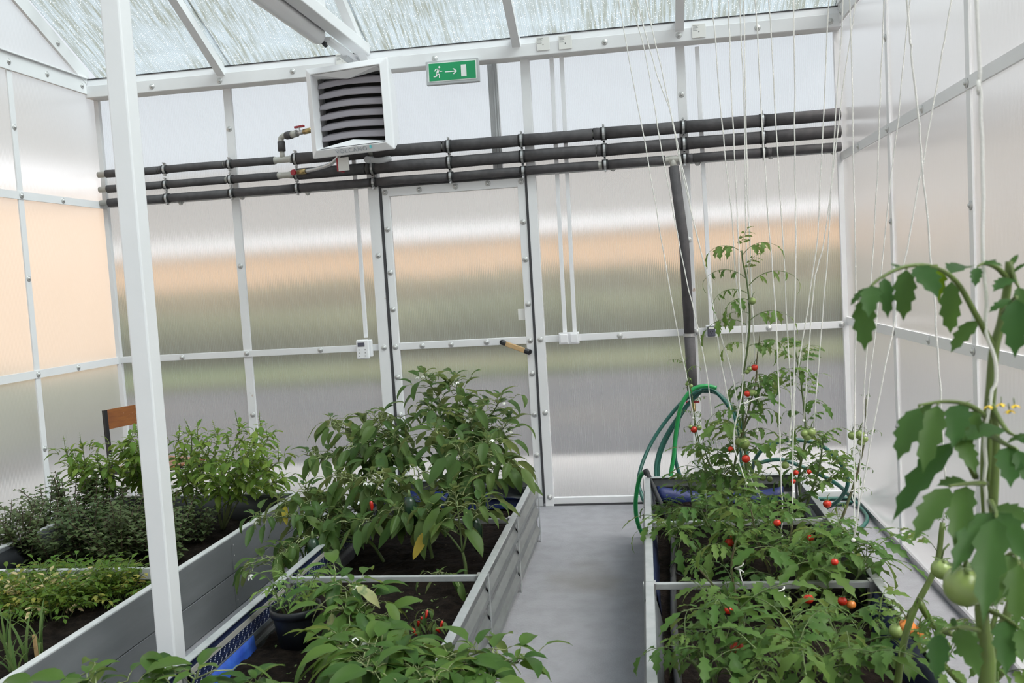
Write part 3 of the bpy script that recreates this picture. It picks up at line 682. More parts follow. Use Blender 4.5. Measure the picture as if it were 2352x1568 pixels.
for i, (x, lb) in enumerate(((-.506, 'left of two white rocker light switches by the door'), (-.443, 'right of two white rocker light switches by the door'))):
    s_ = empty('light_switch', (x, 5.672, 1.063), lb, 'switch', 'rocker switches by the door')
    bevel(MB().box((-.031, -.02, -.036), (.031, .02, .036)).build('switch_plate', 'white_plastic', s_), .003)
    bevel(MB().box((-.023, -.026, -.028), (.023, -.019, .027)).build('rocker', 'white_plastic', s_), .004)
s_ = empty('power_socket', (.395, 5.672, 1.064), 'dark power socket in white surround right of the vertical pipe', 'socket')
bevel(MB().box((-.031, -.016, -.037), (.031, .02, .037)).build('socket_plate', 'white_plastic', s_), .003)
bevel(MB().box((-.024, -.026, -.033), (.024, -.015, .031)).build('socket_cover', 'lcd', s_), .006)
MB().box((-.016, -.0275, .014), (.016, -.0255, .026)).build('sticker', 'paper', s_)
for dx, dz in ((-.008, -.004), (.008, -.004), (0, -.016)): MB().lathe([(.003, -.0268), (.003, -.0255)], 8, 'y', (dx, 0, dz)).build('socket_hole', 'dark_inside', s_)
for x, z, lb in ((-.528, 2.855, 'left of two white paper tags on the eave beam'), (-.394, 2.85, 'right of two white paper tags on the eave beam'), (.395, 2.842, 'white paper tag on the eave beam behind the strings'), (-1.789, 2.872, 'white paper tag standing behind the heater')):
    t = empty('paper_tag', (x, 5.594, z), lb, 'tag', 'paper tags on the eave beam')
    bevel(MB().box((-.04, 0, -.04), (.04, .002, .04)).build('card', 'paper', t), .0008, 1)
    for i in range(5): MB().box((-.034, -.0006, .03-i*.007), (-.034+[.034, .026, .03, .02, .026][i], -.0001, .033-i*.007)).build('printed_line', 'print_grey', t)
    MB().lathe([(.003, -.0007), (.003, -.0001)], 8, 'y', (.0, 0, -.006)).build('pin_hole', 'dark_inside', t)

# ------------------------------------------------------------------ raised beds
def soil(name, x0, x1, y0, y1, z, label):
    nx, ny = int((x1-x0)/.025), int((y1-y0)/.025); m = MB(); vs = []
    for i in range(ny+1):
        for j in range(nx+1):
            x, y = x0+(x1-x0)*j/nx, y0+(y1-y0)*i/ny
            vs.append((x, y, z+.022*noise.noise(V((x*3, y*3, 1)))+.014*noise.noise(V((x*14, y*14, 5)))+.006*noise.noise(V((x*40, y*40, 9)))))
    k = nx+1; m.add(vs, [(i*k+j, i*k+j+1, (i+1)*k+j+1, (i+1)*k+j) for i in range(ny) for j in range(nx)])
    o = m.build('soil', 'soil', None, True); tag(o, label, 'soil', kind='stuff')
def corr_panel(parent, p, q, h, out, L, zb=.005):
    """corrugated galvanised sheet from p to q (xy), height h; out = outward xy unit"""
    p, q, out = V((*p, 0)), V((*q, 0)), V((*out, 0))
    prof = [(0, 0)]
    for k_ in range(3):
        z_ = .02+k_*.105; prof += [(0, z_), (.009, z_+.012), (.018, z_+.022), (.018, z_+.044), (.009, z_+.058), (0, z_+.07)]
        if k_ == 1: prof += [(0, z_+.084), (.003, z_+.085), (.003, z_+.089), (0, z_+.09)]
    prof += [(.004, .335), (.004, h-.004)]
    m = MB(); th = .003; vs = []
    for e_ in (p, q):
        vs += [e_+out*(u+th)+V((0, 0, zb+z)) for u, z in prof]+[e_+out*u+V((0, 0, zb+z)) for u, z in prof[::-1]]
    k = len(prof)*2; m.add([v-L for v in vs], [(j, (j+1) % k, (j+1) % k+k, j+k) for j in range(k)]+[tuple(range(k-1, -1, -1)), tuple(range(k, 2*k))])
    return m.build('side_panel', 'galvanised', parent)
def metal_bed(label, x0, x1, ys, h, bars):
    e = empty('raised_bed', ((x0+x1)/2, (ys[0]+ys[-1])/2, 0), label, 'raised bed'); L = e.location
    for i in range(len(ys)-1):
        a, b = ys[i+1]+.012, ys[i]-.012
        for x, o_ in ((x0, -1), (x1, 1)):
            corr_panel(e, (x, a), (x, b), h, (o_, 0), L)
            bevel(MB().box(V((x-.012, a-.01, h))-L, V((x+.018, b+.01, h+.006))-L).build('rim', 'galvanised_rim', e), .002)
    for y in ys:
        for x, o_ in ((x0, -1), (x1, 1)):
            MB().box(V((x-.006, y-.011, 0))-L, V((x+o_*.012 if 0 else x+.006, y+.011, h+.003))-L).build('post', 'zinc', e)
            MB().box(V((x+o_*.0195-.0015, y-.012, .0))-L, V((x+o_*.0195+.0015, y+.012, h))-L).build('joint_strip', 'galvanised_rim', e)
    for y, o_ in ((ys[0], 1), (ys[-1], -1)):
        corr_panel(e, (x0+.02, y), (x1-.02, y), h, (0, o_), L); bevel(MB().box(V((x0, y-.015, h))-L, V((x1, y+.015, h+.006))-L).build('rim', 'galvanised_rim', e), .002)
    for y, za, zb in bars:
        bevel(MB().bar(V((x0+.01, y, za))-L, V((x1-.01, y, zb))-L, .022, .022).build('crossbar', 'galvanised_rim', e), .002)
        for x in (x0+.012, x1-.012): MB().box(V((x-.012, y-.02, h-.10))-L, V((x+.012, y+.02, h+.003))-L).build('bar_bracket', 'zinc', e)
    return e, L
BH = .352
mys = [4.91, 4.105, 3.30, 2.50, 1.70, .90]
mbd, mL = metal_bed('middle galvanised raised bed planted with peppers', -1.43, -.648, mys, BH, [(4.105, BH-.014, BH-.014), (3.30, BH-.012, BH-.012)])
rys = [4.84, 3.995, 3.19, 2.38, 1.57, .76]
rbd, rL = metal_bed('right galvanised raised bed planted with tomatoes', -.032, .735, rys, BH, [(3.995, BH-.014, BH-.014), (3.19, BH-.012, BH-.012)])
soil('soil', -1.415, -.665, .91, 4.9, .208, 'dark soil in the middle pepper bed')
soil('soil', -.015, .72, .77, 4.83, .225, 'dark soil in the right tomato bed')
# inner face of the middle bed's left side: navy and cream bands paint the liner's reflection on the ribs, plus perforated strips, tarp
for a, b in zip(mys[1:], mys[:-1]):
    a2, b2 = a+.03, b-.03
    for z0, z1_, mtn, nm, dx in ((.325, .350, 'navy_strip', 'inner_strip', .008), (.307, .325, 'cream_reflection', 'inner_band', .012), (.282, .307, 'navy_strip', 'inner_strip', .010), (.265, .282, 'navy_strip', 'inner_strip', .014), (.25, .265, 'liner_grey', 'inner_band', .018)):
        MB().box(V((-1.43+dx-.004, a2, z0))-mL, V((-1.43+dx, b2, z1_))-mL).build(nm, mtn, mbd)
    k = MB(); n = int((b2-a2)/.034)
    for i in range(n):
        y = a2+.02+i*.034
        for j in range(3):
            zc = .301-j*.006; k.box(V((-1.4205, y-j*.004, zc-.0017))-mL, V((-1.4195, y-j*.004+.005, zc+.0017))-mL)
        for j in range(3):
            zc = .278-j*.004; k.box(V((-1.4165, y-j*.004, zc-.0015))-mL, V((-1.4155, y-j*.004+.005, zc+.0015))-mL)
    o = k.build('perforation_light', 'dot_light', mbd); o['kind'] = 'stuff'  # white quads stand in for light coming through the strip holes
def ribbon(name, mtn, parent, L, rows, th=.002):
    """thin sheet through rows of points"""
    k = len(rows[0]); n = len(rows); m = MB(); vs = [V(p)-L for r_ in rows for p in r_]
    m.add(vs, [(i*k+j, i*k+j+1, (i+1)*k+j+1, (i+1)*k+j) for i in range(n-1) for j in range(k-1)])
    o = m.build(name, mtn, parent, True); s_ = o.modifiers.new('s', 'SOLIDIFY'); s_.thickness = th; return o
def wob(y, s): return noise.noise(V((y*5, s, 0)))
for y0_, y1_, up in ((1.72, 2.95, 1), (3.35, 4.06, 0), (4.14, 4.86, 0)):
    rows = []
    for i in range(25):
        y = y0_+(y1_-y0_)*i/24
        wdt = (.075*min(1, (y1_-y)/.9) if up else .02)+.006*wob(y, 3)
        rows.append([(-1.410, y, .262), (-1.407+wdt*.35, y, .233), (-1.403+max(wdt, .004)*.75, y, .2), (-1.40+max(wdt, .004), y, .18)])
    ribbon('tarp_liner', 'blue_tarp' if up else 'liner_black', mbd, mL, rows)
for y0_, y1_ in ((1.72, 3.28), (3.32, 4.08), (4.13, 4.88)):
    ribbon('tarp_liner', 'liner_black', mbd, mL, [[(-.662, y, .335+.006*wob(y, 1)), (-.672-.006*wob(y, 2), y, .28), (-.69, y, .21)] for y in [y0_+(y1_-y0_)*i/20 for i in range(21)]])
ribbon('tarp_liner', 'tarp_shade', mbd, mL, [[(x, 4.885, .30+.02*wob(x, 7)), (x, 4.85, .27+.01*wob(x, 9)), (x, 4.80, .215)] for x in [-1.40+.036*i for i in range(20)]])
ribbon('liner_flap', 'liner_grey', mbd, mL, [[(-.90+.24*t_, 4.80-.02*t_+.05*math.sin(s*3), .345-.07*s-.03*t_+.02*math.sin(s*6+t_*3)) for s in [i/6 for i in range(7)]] for t_ in [j/8 for j in range(9)]])
# right bed liners
for y0_, y1_, mtn in ((4.03, 4.8, 'liner_grey'), (3.23, 3.96, 'navy_strip'), (2.42, 3.15, 'liner_grey'), (1.6, 2.34, 'navy_strip')):
    ribbon('tarp_liner', mtn, rbd, rL, [[(-.018, y, .335+.008*wob(y, 4)), (-.010+.010*wob(y*2, 5)+.005, y, .29), (.012+.01*wob(y, 6), y, .205)] for y in [y0_+(y1_-y0_)*i/24 for i in range(25)]])
for y0_, y1_, mtn in ((3.23, 3.96, 'liner_black'), (2.42, 3.15, 'navy_strip'), (1.6, 2.34, 'liner_black')):
    ribbon('tarp_liner', mtn, rbd, rL, [[(.722, y, .338+.006*wob(y, 14)), (.708-.012*wob(y*2, 15), y, .29), (.685-.01*wob(y, 16), y, .205)] for y in [y0_+(y1_-y0_)*i/24 for i in range(25)]])
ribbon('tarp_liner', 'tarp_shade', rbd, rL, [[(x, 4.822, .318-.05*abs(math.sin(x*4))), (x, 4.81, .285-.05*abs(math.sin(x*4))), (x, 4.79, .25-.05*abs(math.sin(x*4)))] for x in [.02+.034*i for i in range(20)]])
# left bed of composite boards
LH = .345; lx0, lx1 = -3.03, -1.948; lys = [4.76, 3.90, 2.05, 1.0]
lb = empty('raised_bed', ((lx0+lx1)/2, 2.9, 0), 'left raised bed of smooth grey boards planted with herbs', 'raised bed'); L = lb.location
def LB(a, b, n, m, bev=.002):
    o = MB().box(V(a)-L, V(b)-L).build(n, m, lb)
    if bev: bevel(o, bev)
    return o
for x, s_ in ((lx1, 1), (lx0, -1)):
    for a, b in zip(lys[1:], lys[:-1]):
        for z0, z1_ in ((.004, .169), (.173, LH-.008)): LB((x-.01, a+.002, z0), (x+.01, b-.002, z1_), 'board', 'composite_board')
        LB((x-.0185, a+.001, LH-.008), (x+.0105, b-.001, LH), 'rim', 'board_rim')
        if s_ > 0:
            for z in (.04, .08, .13, .20, .25, .30): 
                k = MB().lathe([(.004, 0), (.003, .0015)], 8, 'x', V((x+.010, a+.022, z))-L); k.build('rivet', 'zinc', lb)
for y in (lys[0], lys[-1]):
    for z0, z1_ in ((.004, .169), (.173, LH-.008)): LB((lx0+.01, y-.01, z0), (lx1-.01, y+.01, z1_), 'board', 'composite_board')
    LB((lx0+.01, y-.012, LH-.008), (lx1-.01, y+.012, LH), 'rim', 'board_rim')
for y in (3.47, 2.05): LB((lx0+.02, y-.012, LH-.05), (lx1-.02, y+.012, LH-.004), 'crossbar', 'board_rim')
for x, d in ((lx0+.02, 1), (lx1-.022, -1)):
    ribbon('liner', 'liner_black', lb, L, [[(x, y, .325+.008*wob(y, 21)), (x+d*.02, y, .27), (x+d*.035, y, .2)] for y in [1.05+.1*i for i in range(37)]])
ribbon('liner', 'liner_black', lb, L, [[(x, 4.735, .33+.004*wob(x, 2)), (x, 4.70, .27), (x, 4.66, .2)] for x in [lx0+.03+.05*i for i in range(21)]])
ribbon('tarp_liner', 'blue_tarp', lb, L, [[(lx1-.02, y, .335), (lx1-.035, y, .318+.01*wob(y, 3)), (lx1-.05, y, .30)] for y in [4.25+.04*i for i in range(12)]])
soil('soil', lx0+.015, lx1-.015, 1.02, 4.74, .225, 'dark soil in the left herb bed')

# ------------------------------------------------------------------ plants
def leaf_pts(L, W, pet, a0, a1, a2, fold=.25, seg=6, lobes=0, wavy=.0, ped_r=.0016, cup=0, asym=0):
    """leaf along +Y, normal +Z; angles = pitch (deg, + up) of petiole start, petiole end, tip"""
    m = MB(); p = V((0, 0, 0)); a = a0; pts = [p.copy()]
    n = 3
    if pet > 0:
        for i in range(n):
            t = (i+.5)/n; a = math.radians(a0+(a1-a0)*t); p = p+V((0, math.cos(a), math.sin(a)))*pet/n; pts.append(p.copy())
        m.cur = 1; m.tube(pts, [ped_r*1.3]*(len(pts)-1)+[ped_r*.8], 3, False); m.cur = 0
    rows = []
    for i in range(seg+1):
        t = i/seg
        ang = math.radians(a1+(a2-a1)*t)
        if i: p = p+V((0, math.cos(ang), math.sin(ang)))*L/seg
        wdt = W*(t**.55)*((1-t)**.85)*1.62 if 0 < t < 1 else 0
        if lobes and 0 < i < seg: wdt *= (1.08 if i % 2 else .78) if lobes == 1 else (1.18 if i % 2 else .6)
        nrm = V((0, -math.sin(ang), math.cos(ang))); side = V((1, 0, 0)); sh = V((0, math.cos(ang), math.sin(ang)))*(L*.05 if lobes and i % 2 else 0)
        wv = wavy*math.sin(i*2.3)*L
        rows.append([p-side*wdt/2+nrm*(fold*wdt/2+wv)+sh, p-side*wdt/4+nrm*(fold*wdt*.2+cup*wdt), p, p+side*wdt/4+nrm*(fold*wdt*.2+cup*wdt), p+side*wdt/2+nrm*(fold*wdt/2-wv)+sh])
    vs = []; fs = []; idx = []
    for r_ in rows:
        if (r_[0]-r_[4]).length < 1e-6: idx.append([len(vs)]*5); vs.append(r_[2])
        else: idx.append(list(range(len(vs), len(vs)+5))); vs += r_
    for i in range(seg):
        for j in range(4):
            q = [idx[i][j], idx[i][j+1], idx[i+1][j+1], idx[i+1][j]]
            q = [x for x_i, x in enumerate(q) if x not in q[:x_i]]
            if len(q) > 2: fs.append(tuple(q))
    m.add(vs, fs); return m
def leaf_mesh(name, mats, **k): return leaf_pts(**k).mesh(name, mats, True)
def compound(name, mats, L, pairs, lw, droop=(20, -40), lob=1, pet=.3, llen=.36, ldroop=(-5, -45), seed=0, r=.0018, sub=False, term=1.15):
    q = random.Random(seed); m = MB(); n = 8; p = V((0, 0, 0)); pts = [p.copy()]; angs = [math.radians(droop[0])]
    for i in range(n):
        a = math.radians(droop[0]+(droop[1]-droop[0])*((i+.5)/n)**1.2); p = p+V((0, math.cos(a), math.sin(a)))*L/n; pts.append(p.copy()); angs.append(a)
    m.cur = 1; m.tube(pts, [r*(1.3-.7*i/n) for i in range(n+1)], 4, False); m.cur = 0
    subs = []
    def put(t, az, s, roll):
        x = t*n; i = min(int(x), n-1); b = pts[i].lerp(pts[i+1], x-i); a = angs[min(i+1, n)]
        lm = leaf_pts(L*llen*s, L*llen*s*lw, L*.03*s, 0, ldroop[0]+q.uniform(-12, 12), ldroop[1]+q.uniform(-25, 15), fold=.22, seg=7 if lob else 5, lobes=lob, wavy=.012, ped_r=r*.6)
        T = Matrix.Translation(b) @ Matrix.Rotation(a, 4, 'X') @ Matrix.Rotation(az, 4, 'Z') @ Matrix.Rotation(roll, 4, 'Y')
        if sub: subs.append((lm, T)); return
        base = len(m.v); m.v += [tuple(T @ V(v)) for v in lm.v]; m.f += [tuple(i_+base for i_ in f) for f in lm.f]; m.m += lm.m
    for k in range(pairs):
        t = pet+(1-pet)*(k/pairs)*.95; s = .75+.35*math.sin(math.pi*(k+.6)/(pairs+.3))
        for sd in (-1, 1): put(min(1, t+q.uniform(-.02, .03)), sd*math.radians(q.uniform(48, 72)), s*q.uniform(.8, 1.1), sd*q.uniform(-.1, .5))
        if pairs > 1 and k < pairs-1 and lob:
            for sd in (-1, 1): put(t+.5*(1-pet)/pairs, sd*math.radians(70), .34, sd*.2)
    put(1, q.uniform(-.15, .15), term, 0)
    if sub: return m, subs
    return m.mesh(name, mats, True)
def frame(d, up=V((0, 0, 1)), roll=0):
    d = V(d).normalized(); x = d.cross(up)
    if x.length < 1e-3: x = V((1, 0, 0))
    x.normalize(); z = x.cross(d)
    return Matrix(((x.x, d.x, z.x, 0), (x.y, d.y, z.y, 0), (x.z, d.z, z.z, 0), (0, 0, 0, 1))) @ Matrix.Rotation(roll, 4, 'Y')
class Plant:
    def __init__(s, name, label, cat, base, group=None, rnd=0):
        s.e = empty(name, base, label, cat, group); s.b = V(base); s.q = random.Random(rnd)
    def branch(s, pts, r0, r1, m, name='branch', n=6, sides=6):
        sp_ = smooth_path(pts, n); k = len(sp_)
        MB().tube([p-s.b for p in sp_], [r0+(r1-r0)*i/(k-1) for i in range(k)], sides).build(name, m, s.e, True)
        return sp_
    def put(s, me, p, d, sc=1, roll=0, name='leaf', up=V((0, 0, 1))):
        return link(name, me, s.e, mw=Matrix.Translation(V(p)-s.b) @ frame(d, up, roll) @ Matrix.Scale(sc, 4))
def along(path, t):
    x = t*(len(path)-1); i = min(int(x), len(path)-2); return path[i].lerp(path[i+1], x-i), (path[i+1]-path[i]).normalized()
def length(path): return sum((b-a).length for a, b in zip(path[:-1], path[1:]))

PM = ['pepper_leaf', 'stem_pale']
pep_hang = [leaf_mesh('leaf', PM, L=.105, W=.072, pet=.05, a0=35, a1=-50, a2=-95, fold=.35, wavy=.01),
            leaf_mesh('leaf', PM, L=.115, W=.072, pet=.045, a0=20, a1=-65, a2=-80, fold=.2, wavy=-.015),
            leaf_mesh('leaf', PM, L=.09, W=.062, pet=.055, a0=40, a1=-40, a2=-110, fold=.5, wavy=.012),
            leaf_mesh('leaf', PM, L=.10, W=.055, pet=.05, a0=10, a1=-70, a2=-60, fold=.7, wavy=.02)]
pep_out = [leaf_mesh('leaf', PM, L=.10, W=.068, pet=.035, a0=40, a1=10, a2=-45, fold=.3, wavy=.01),
           leaf_mesh('leaf', PM, L=.085, W=.058, pet=.03, a0=45, a1=25, a2=-25, fold=.35, wavy=-.01)]
PL = ['pepper_leaf_lit', 'stem_pale']
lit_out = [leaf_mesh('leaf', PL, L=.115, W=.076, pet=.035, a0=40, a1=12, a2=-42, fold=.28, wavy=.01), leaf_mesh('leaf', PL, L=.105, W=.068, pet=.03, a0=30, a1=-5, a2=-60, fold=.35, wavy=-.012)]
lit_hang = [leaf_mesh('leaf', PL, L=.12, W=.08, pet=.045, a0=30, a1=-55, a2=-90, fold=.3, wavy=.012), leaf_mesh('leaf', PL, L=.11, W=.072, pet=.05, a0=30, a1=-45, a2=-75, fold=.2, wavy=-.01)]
pale = leaf_mesh('leaf', ['pepper_leaf_pale', 'stem_pale'], L=.11, W=.062, pet=.03, a0=20, a1=-10, a2=-70, fold=.15, wavy=.03)
yellow = leaf_mesh('leaf', ['leaf_yellow', 'stem_pale'], L=.11, W=.055, pet=.04, a0=10, a1=-55, a2=-90, fold=.3, wavy=.015)
def flower_mesh(m, n=5, r=.013, drop=.012):
    k = MB()
    for i in range(n):
        a = 2*math.pi*i/n; d = V((math.cos(a), math.sin(a), 0)); s_ = V((-d.y, d.x, 0))
        k.add([(0, 0, 0), d*r*.55+s_*r*.38+V((0, 0, -drop*.4)), d*r+V((0, 0, -drop)), d*r*.55-s_*r*.38+V((0, 0, -drop*.4))], [(0, 1, 2, 3)])
    k.cur = 1; k.sphere((0, 0, -.004), .0035, 6, 4); k.tube([(0, 0, 0), (0, 0, .012)], .0012, 4)
    return k.mesh('flower', m, True)
fl_pep = flower_mesh(['petal_white', 'stem_pale']); fl_tom = flower_mesh(['petal_yellow', 'stem_green'], 5, .012, .009)
pepf = MB().tube([(0, 0, 0), (0, 0, -.02), (.002, 0, -.05), (.006, 0, -.10), (.004, 0, -.135), (.002, 0, -.15)], [.012, .026, .028, .022, .013, .003], 10); pepf.cur = 1; pepf.tube([(0, 0, .03), (0, 0, -.004)], [.004, .011], 6)
pepf_g = pepf.mesh('pepper_fruit', ['pepper_green', 'stem_green'], True); pepf_r = pepf.mesh('pepper_fruit', ['pepper_red', 'stem_green'], True)

def pepper(label, base, tips, hang=.7, scale=1, dens=1, rnd=1, lit=False, flowers=2, stem='stem_green', start=.3, up=.55):
    P = Plant('pepper_plant', label, 'pepper plant', base, 'pepper plants in the middle bed', rnd); q = P.q
    H, O = (lit_hang, lit_out) if lit else (pep_hang, pep_out)
    top = sum((V(t) for t in tips), V((0, 0, 0)))/len(tips)
    fork = P.b.lerp(V((P.b.x*.6+top.x*.4, P.b.y*.6+top.y*.4, top.z)), .38)
    P.branch([P.b-V((0, 0, .03)), P.b.lerp(fork, .5)+V((q.uniform(-.01, .01), 0, 0)), fork], .0085*scale, .006*scale, stem, 'stem')
    az = q.uniform(0, 6)
    for ti, tip in enumerate(tips):
        tip = V(tip); mid = fork.lerp(tip, .5)+V((0, 0, up*.12*(tip-fork).length+.02))
        path = P.branch([fork, mid, tip], .005*scale, .002, stem)
        ln = length(path); n = max(3, int(ln/.023*dens))
        for i in range(n):
            t = start+(1-start)*(i+.5)/n; p, d = along(path, t)
            for _ in range(2 if q.random() < .75 else 1):
                az += 2.4+q.uniform(-.4, .4)
                dr = V((math.cos(az), math.sin(az), .25))
                # short side shoot
                off_ = dr*q.choice((0, 0, .03, .06, .09)); off_.z = abs(off_.z)*.5
                if off_.length > .02:
                    MB().tube([p-P.b, p+off_*.5-P.b+V((0, 0, .01)), p+off_-P.b], [.0025, .002, .0015], 4).build('twig', 'stem_pale', P.e, True)
                me = q.choice(H) if q.random() < hang else q.choice(O)
                if q.random() < .004: me = yellow
                P.put(me, p+off_, dr+d*.3, scale*q.uniform(.7, 1.2), q.uniform(-.5, .5))
        for j in range(4):
            az += 1.6; P.put(q.choice(O), tip, V((math.cos(az), math.sin(az), .6)), scale*q.uniform(.35, .7), q.uniform(-.3, .3))
        if ti < flowers:
            for j in range(2): P.put(fl_pep, tip+V((q.uniform(-.03, .03), -.02, q.uniform(-.03, .01))), V((q.uniform(-.5, .5), 1, 0)), 1.15, 0, 'flower')
    return P
ZS = .208
pepper('tall pepper plant nearest the door, flowering at its top', (-.92, 4.55, ZS), [at(975, 862, 4.45), at(1045, 868, 4.5), at(1150, 915, 4.45), at(1165, 975, 4.35), at(1080, 950, 4.25), at(985, 935, 4.35), at(1100, 1010, 4.3)], .45, 1, 1, 1, flowers=5)
pepper('drooping pepper plant spilling toward the corrugated side panel', (-.82, 4.15, ZS), [at(1170, 1060, 4.0), at(1120, 1010, 4.0), at(1050, 1030, 3.95), at(1000, 990, 4.1), at(1090, 1090, 3.9)], .8, 1.1, .95, 2, flowers=2)
pepper('bushy pepper plant with wilted leaves at the far left of the middle bed', (-1.2, 4.45, ZS), [at(760, 965, 4.4), at(860, 955, 4.4), at(705, 1045, 4.3), at(810, 1020, 4.25), at(905, 1000, 4.3), at(880, 950, 4.5)], .85, 1.02, 1, 3, flowers=0)
pepper('sprawling pepper plant whose branches overhang the aisle', (-1.22, 3.95, ZS), [at(585, 1190, 3.75), at(580, 1305, 3.6), at(640, 1150, 3.9), at(700, 1120, 4.0), at(650, 1255, 3.7), at(760, 1150, 3.95), at(720, 1210, 3.8)], .8, 1.0, .85, 4, flowers=2)
PE = pepper('dense pepper plant in the centre with dark green peppers', (-1.0, 3.95, ZS), [at(850, 1090, 3.9), at(960, 1080, 3.9), at(910, 1170, 3.75), at(830, 1200, 3.75), at(1000, 1170, 3.7), at(770, 1090, 4.0)], .85, 1.1, 1, 5, flowers=1)
for x, y, Y, me in ((1090, 1190, 3.85, pepf_g), (940, 1140, 3.75, pepf_g), (718, 1235, 3.7, pepf_g), (852, 1150, 3.72, pepf_r)):
    PE.put(me, at(x, y, Y), V((0, 1, 0)), 1 if me is pepf_g else .3, 0, 'pepper_fruit')
pepper('upright pepper plant with bare stems before the front crossbar', (-.80, 3.68, ZS), [at(1045, 1130, 3.75), at(1100, 1160, 3.7), at(990, 1210, 3.7)], .85, 1.12, .8, 6, flowers=0, start=.45)
pepper('small pepper seedling at the foot of the bare stems', (-.79, 3.52, ZS), [at(1010, 1320, 3.5), at(1040, 1330, 3.5)], .7, .75, .5, 7, flowers=0, start=.2)
PA = pepper('pale-leaved pepper plant leaning over the black pot', (-.95, 2.9, ZS), [at(765, 1330, 2.9), at(810, 1345, 2.85), at(790, 1400, 2.75), at(835, 1420, 2.75), at(815, 1440, 2.75)], .65, .95, .8, 8, True, flowers=2)
for x, y, d in ((800, 1345, (1, -.3, -.1)), (790, 1368, (-1, -.3, 0)), (765, 1395, (.1, -.6, -.2)), (845, 1450, (.7, -.5, 0))): PA.put(pale, at(x, y, 2.78), V(d), 1.0, .4)
PB = pepper('leafy pepper plant with a yellow leaf at the bottom edge', (-.93, 2.55, ZS), [at(780, 1460, 2.6), at(840, 1460, 2.55), at(880, 1510, 2.35), at(800, 1510, 2.4), at(920, 1500, 2.35), at(960, 1540, 2.25), at(860, 1550, 2.2)], .5, 1, .85, 9, True, flowers=2)
PB.put(yellow, at(815, 1535, 2.3), V((-.6, -.8, .1)), 1.15, .3)
pepper('pepper plant leaning over the aisle at the bottom edge', (-.78, 2.35, ZS), [at(1095, 1500, 2.4), at(1190, 1520, 2.35), at(1060, 1545, 2.3), at(1130, 1560, 2.25), at(1000, 1565, 2.2)], .5, 1, .8, 10, True, flowers=0)
pepper('pepper plant just entering the picture at the lower left', (-1.15, 1.93, ZS), [at(200, 1562, 2.0), at(450, 1552, 2.0), at(150, 1580, 2.0), at(590, 1572, 2.05), at(330, 1580, 2.0)], .35, .9, .7, 12, True, flowers=0)
# chilli and seedlings
CP = Plant('chilli_plant', 'small drying chilli plant with red pods in the middle bed', 'chilli plant', fl(985, 1480, ZS), rnd=3)
c0 = fl(985, 1480, ZS)
for tp in (at(915, 1440, 2.85), at(955, 1425, 2.9), at(1010, 1425, 2.85), at(975, 1400, 2.9)):
    pth = CP.branch([c0, c0.lerp(tp, .6)+V((0, 0, .03)), tp], .003, .0015, 'stem_brown')
    for i in range(6): 
        p, d = along(pth, .4+.1*i); a_ = i*2.4; CP.put(CP.q.choice(pep_hang), p, V((math.cos(a_), math.sin(a_), .2)), .38, 0)
    for dx in (-.015, .01): CP.put(pepf_r, tp+V((dx, 0, -.01+dx)), V((.8*math.sin(tp.x*90), 1, .5*math.cos(tp.x*70+dx*99))), .19, dx*40, 'chilli_pod')
k = MB(); q = random.Random(5)
for i in range(90):
    x, y = q.uniform(-1.35, -.7), q.uniform(2.3, 3.6); a_ = q.uniform(0, 6)
    for j in range(2):
        d = V((math.cos(a_+3.1*j), math.sin(a_+3.1*j), .5))*q.uniform(.006, .014); s_ = V((-d.y, d.x, 0))*.4; p = V((x, y, ZS+.012)); k.add([p, p+d*.6+s_, p+d, p+d*.6-s_], [(0, 1, 2, 3)])
tag(k.build('weed_seedlings', 'seedling_leaf'), 'tiny green seedlings scattered over the dark soil', 'seedlings', kind='stuff')

# potted seedling
pp = fl(686, 1484, .205); pt = empty('plant_pot', pp, 'round black plastic plant pot standing on the soil', 'pot')
MB().lathe([(.062, 0), (.080, .115), (.080, .12), (.088, .12), (.090, .148), (.086, .15), (.083, .145), (.078, .12), (.06, .02)], 28).build('pot_body', 'pot_black', pt, True)
MB().lathe([(.079, .11), (.07, .125), (.0, .13)], 20).build('potting_soil', 'soil', pt, True)
seed_leaf = [compound('leaf', ['seedling_leaf', 'stem_green'], .11, 2, .5, (45, -20), 1, .35, .4, seed=i) for i in (1, 2)]
cot = leaf_mesh('leaf', ['seedling_leaf', 'stem_green'], L=.085, W=.045, pet=.02, a0=30, a1=10, a2=-30, fold=.25)
TP = Plant('tomato_seedling', 'bright green young tomato seedlings growing in the black pot', 'tomato plant', pp+V((0, 0, .125)), rnd=8)
for i in range(9):
    a_ = i*2.4; b0 = TP.b+V((.045*math.cos(a_), .045*math.sin(a_), 0)); tp = b0+V((.03*math.cos(a_), .03*math.sin(a_), TP.q.uniform(.04, .12)))
    TP.branch([b0, b0.lerp(tp, .5), tp], .003, .002, 'stem_green', n=3)
    for j in range(3): a2 = a_+j*2.1; TP.put(TP.q.choice(seed_leaf), tp-V((0, 0, .02*j)), V((math.cos(a2), math.sin(a2), .3)), TP.q.uniform(.6, .95), 0)
for x, y, d in ((660, 1325, (-1, -.3, .4)), (690, 1318, (.8, 0, .4)), (655, 1350, (-1, -.4, .1)), (635, 1395, (-1, -.5, 0))): TP.put(cot, at(x, y, pp.y), V(d), 1.0, .2)

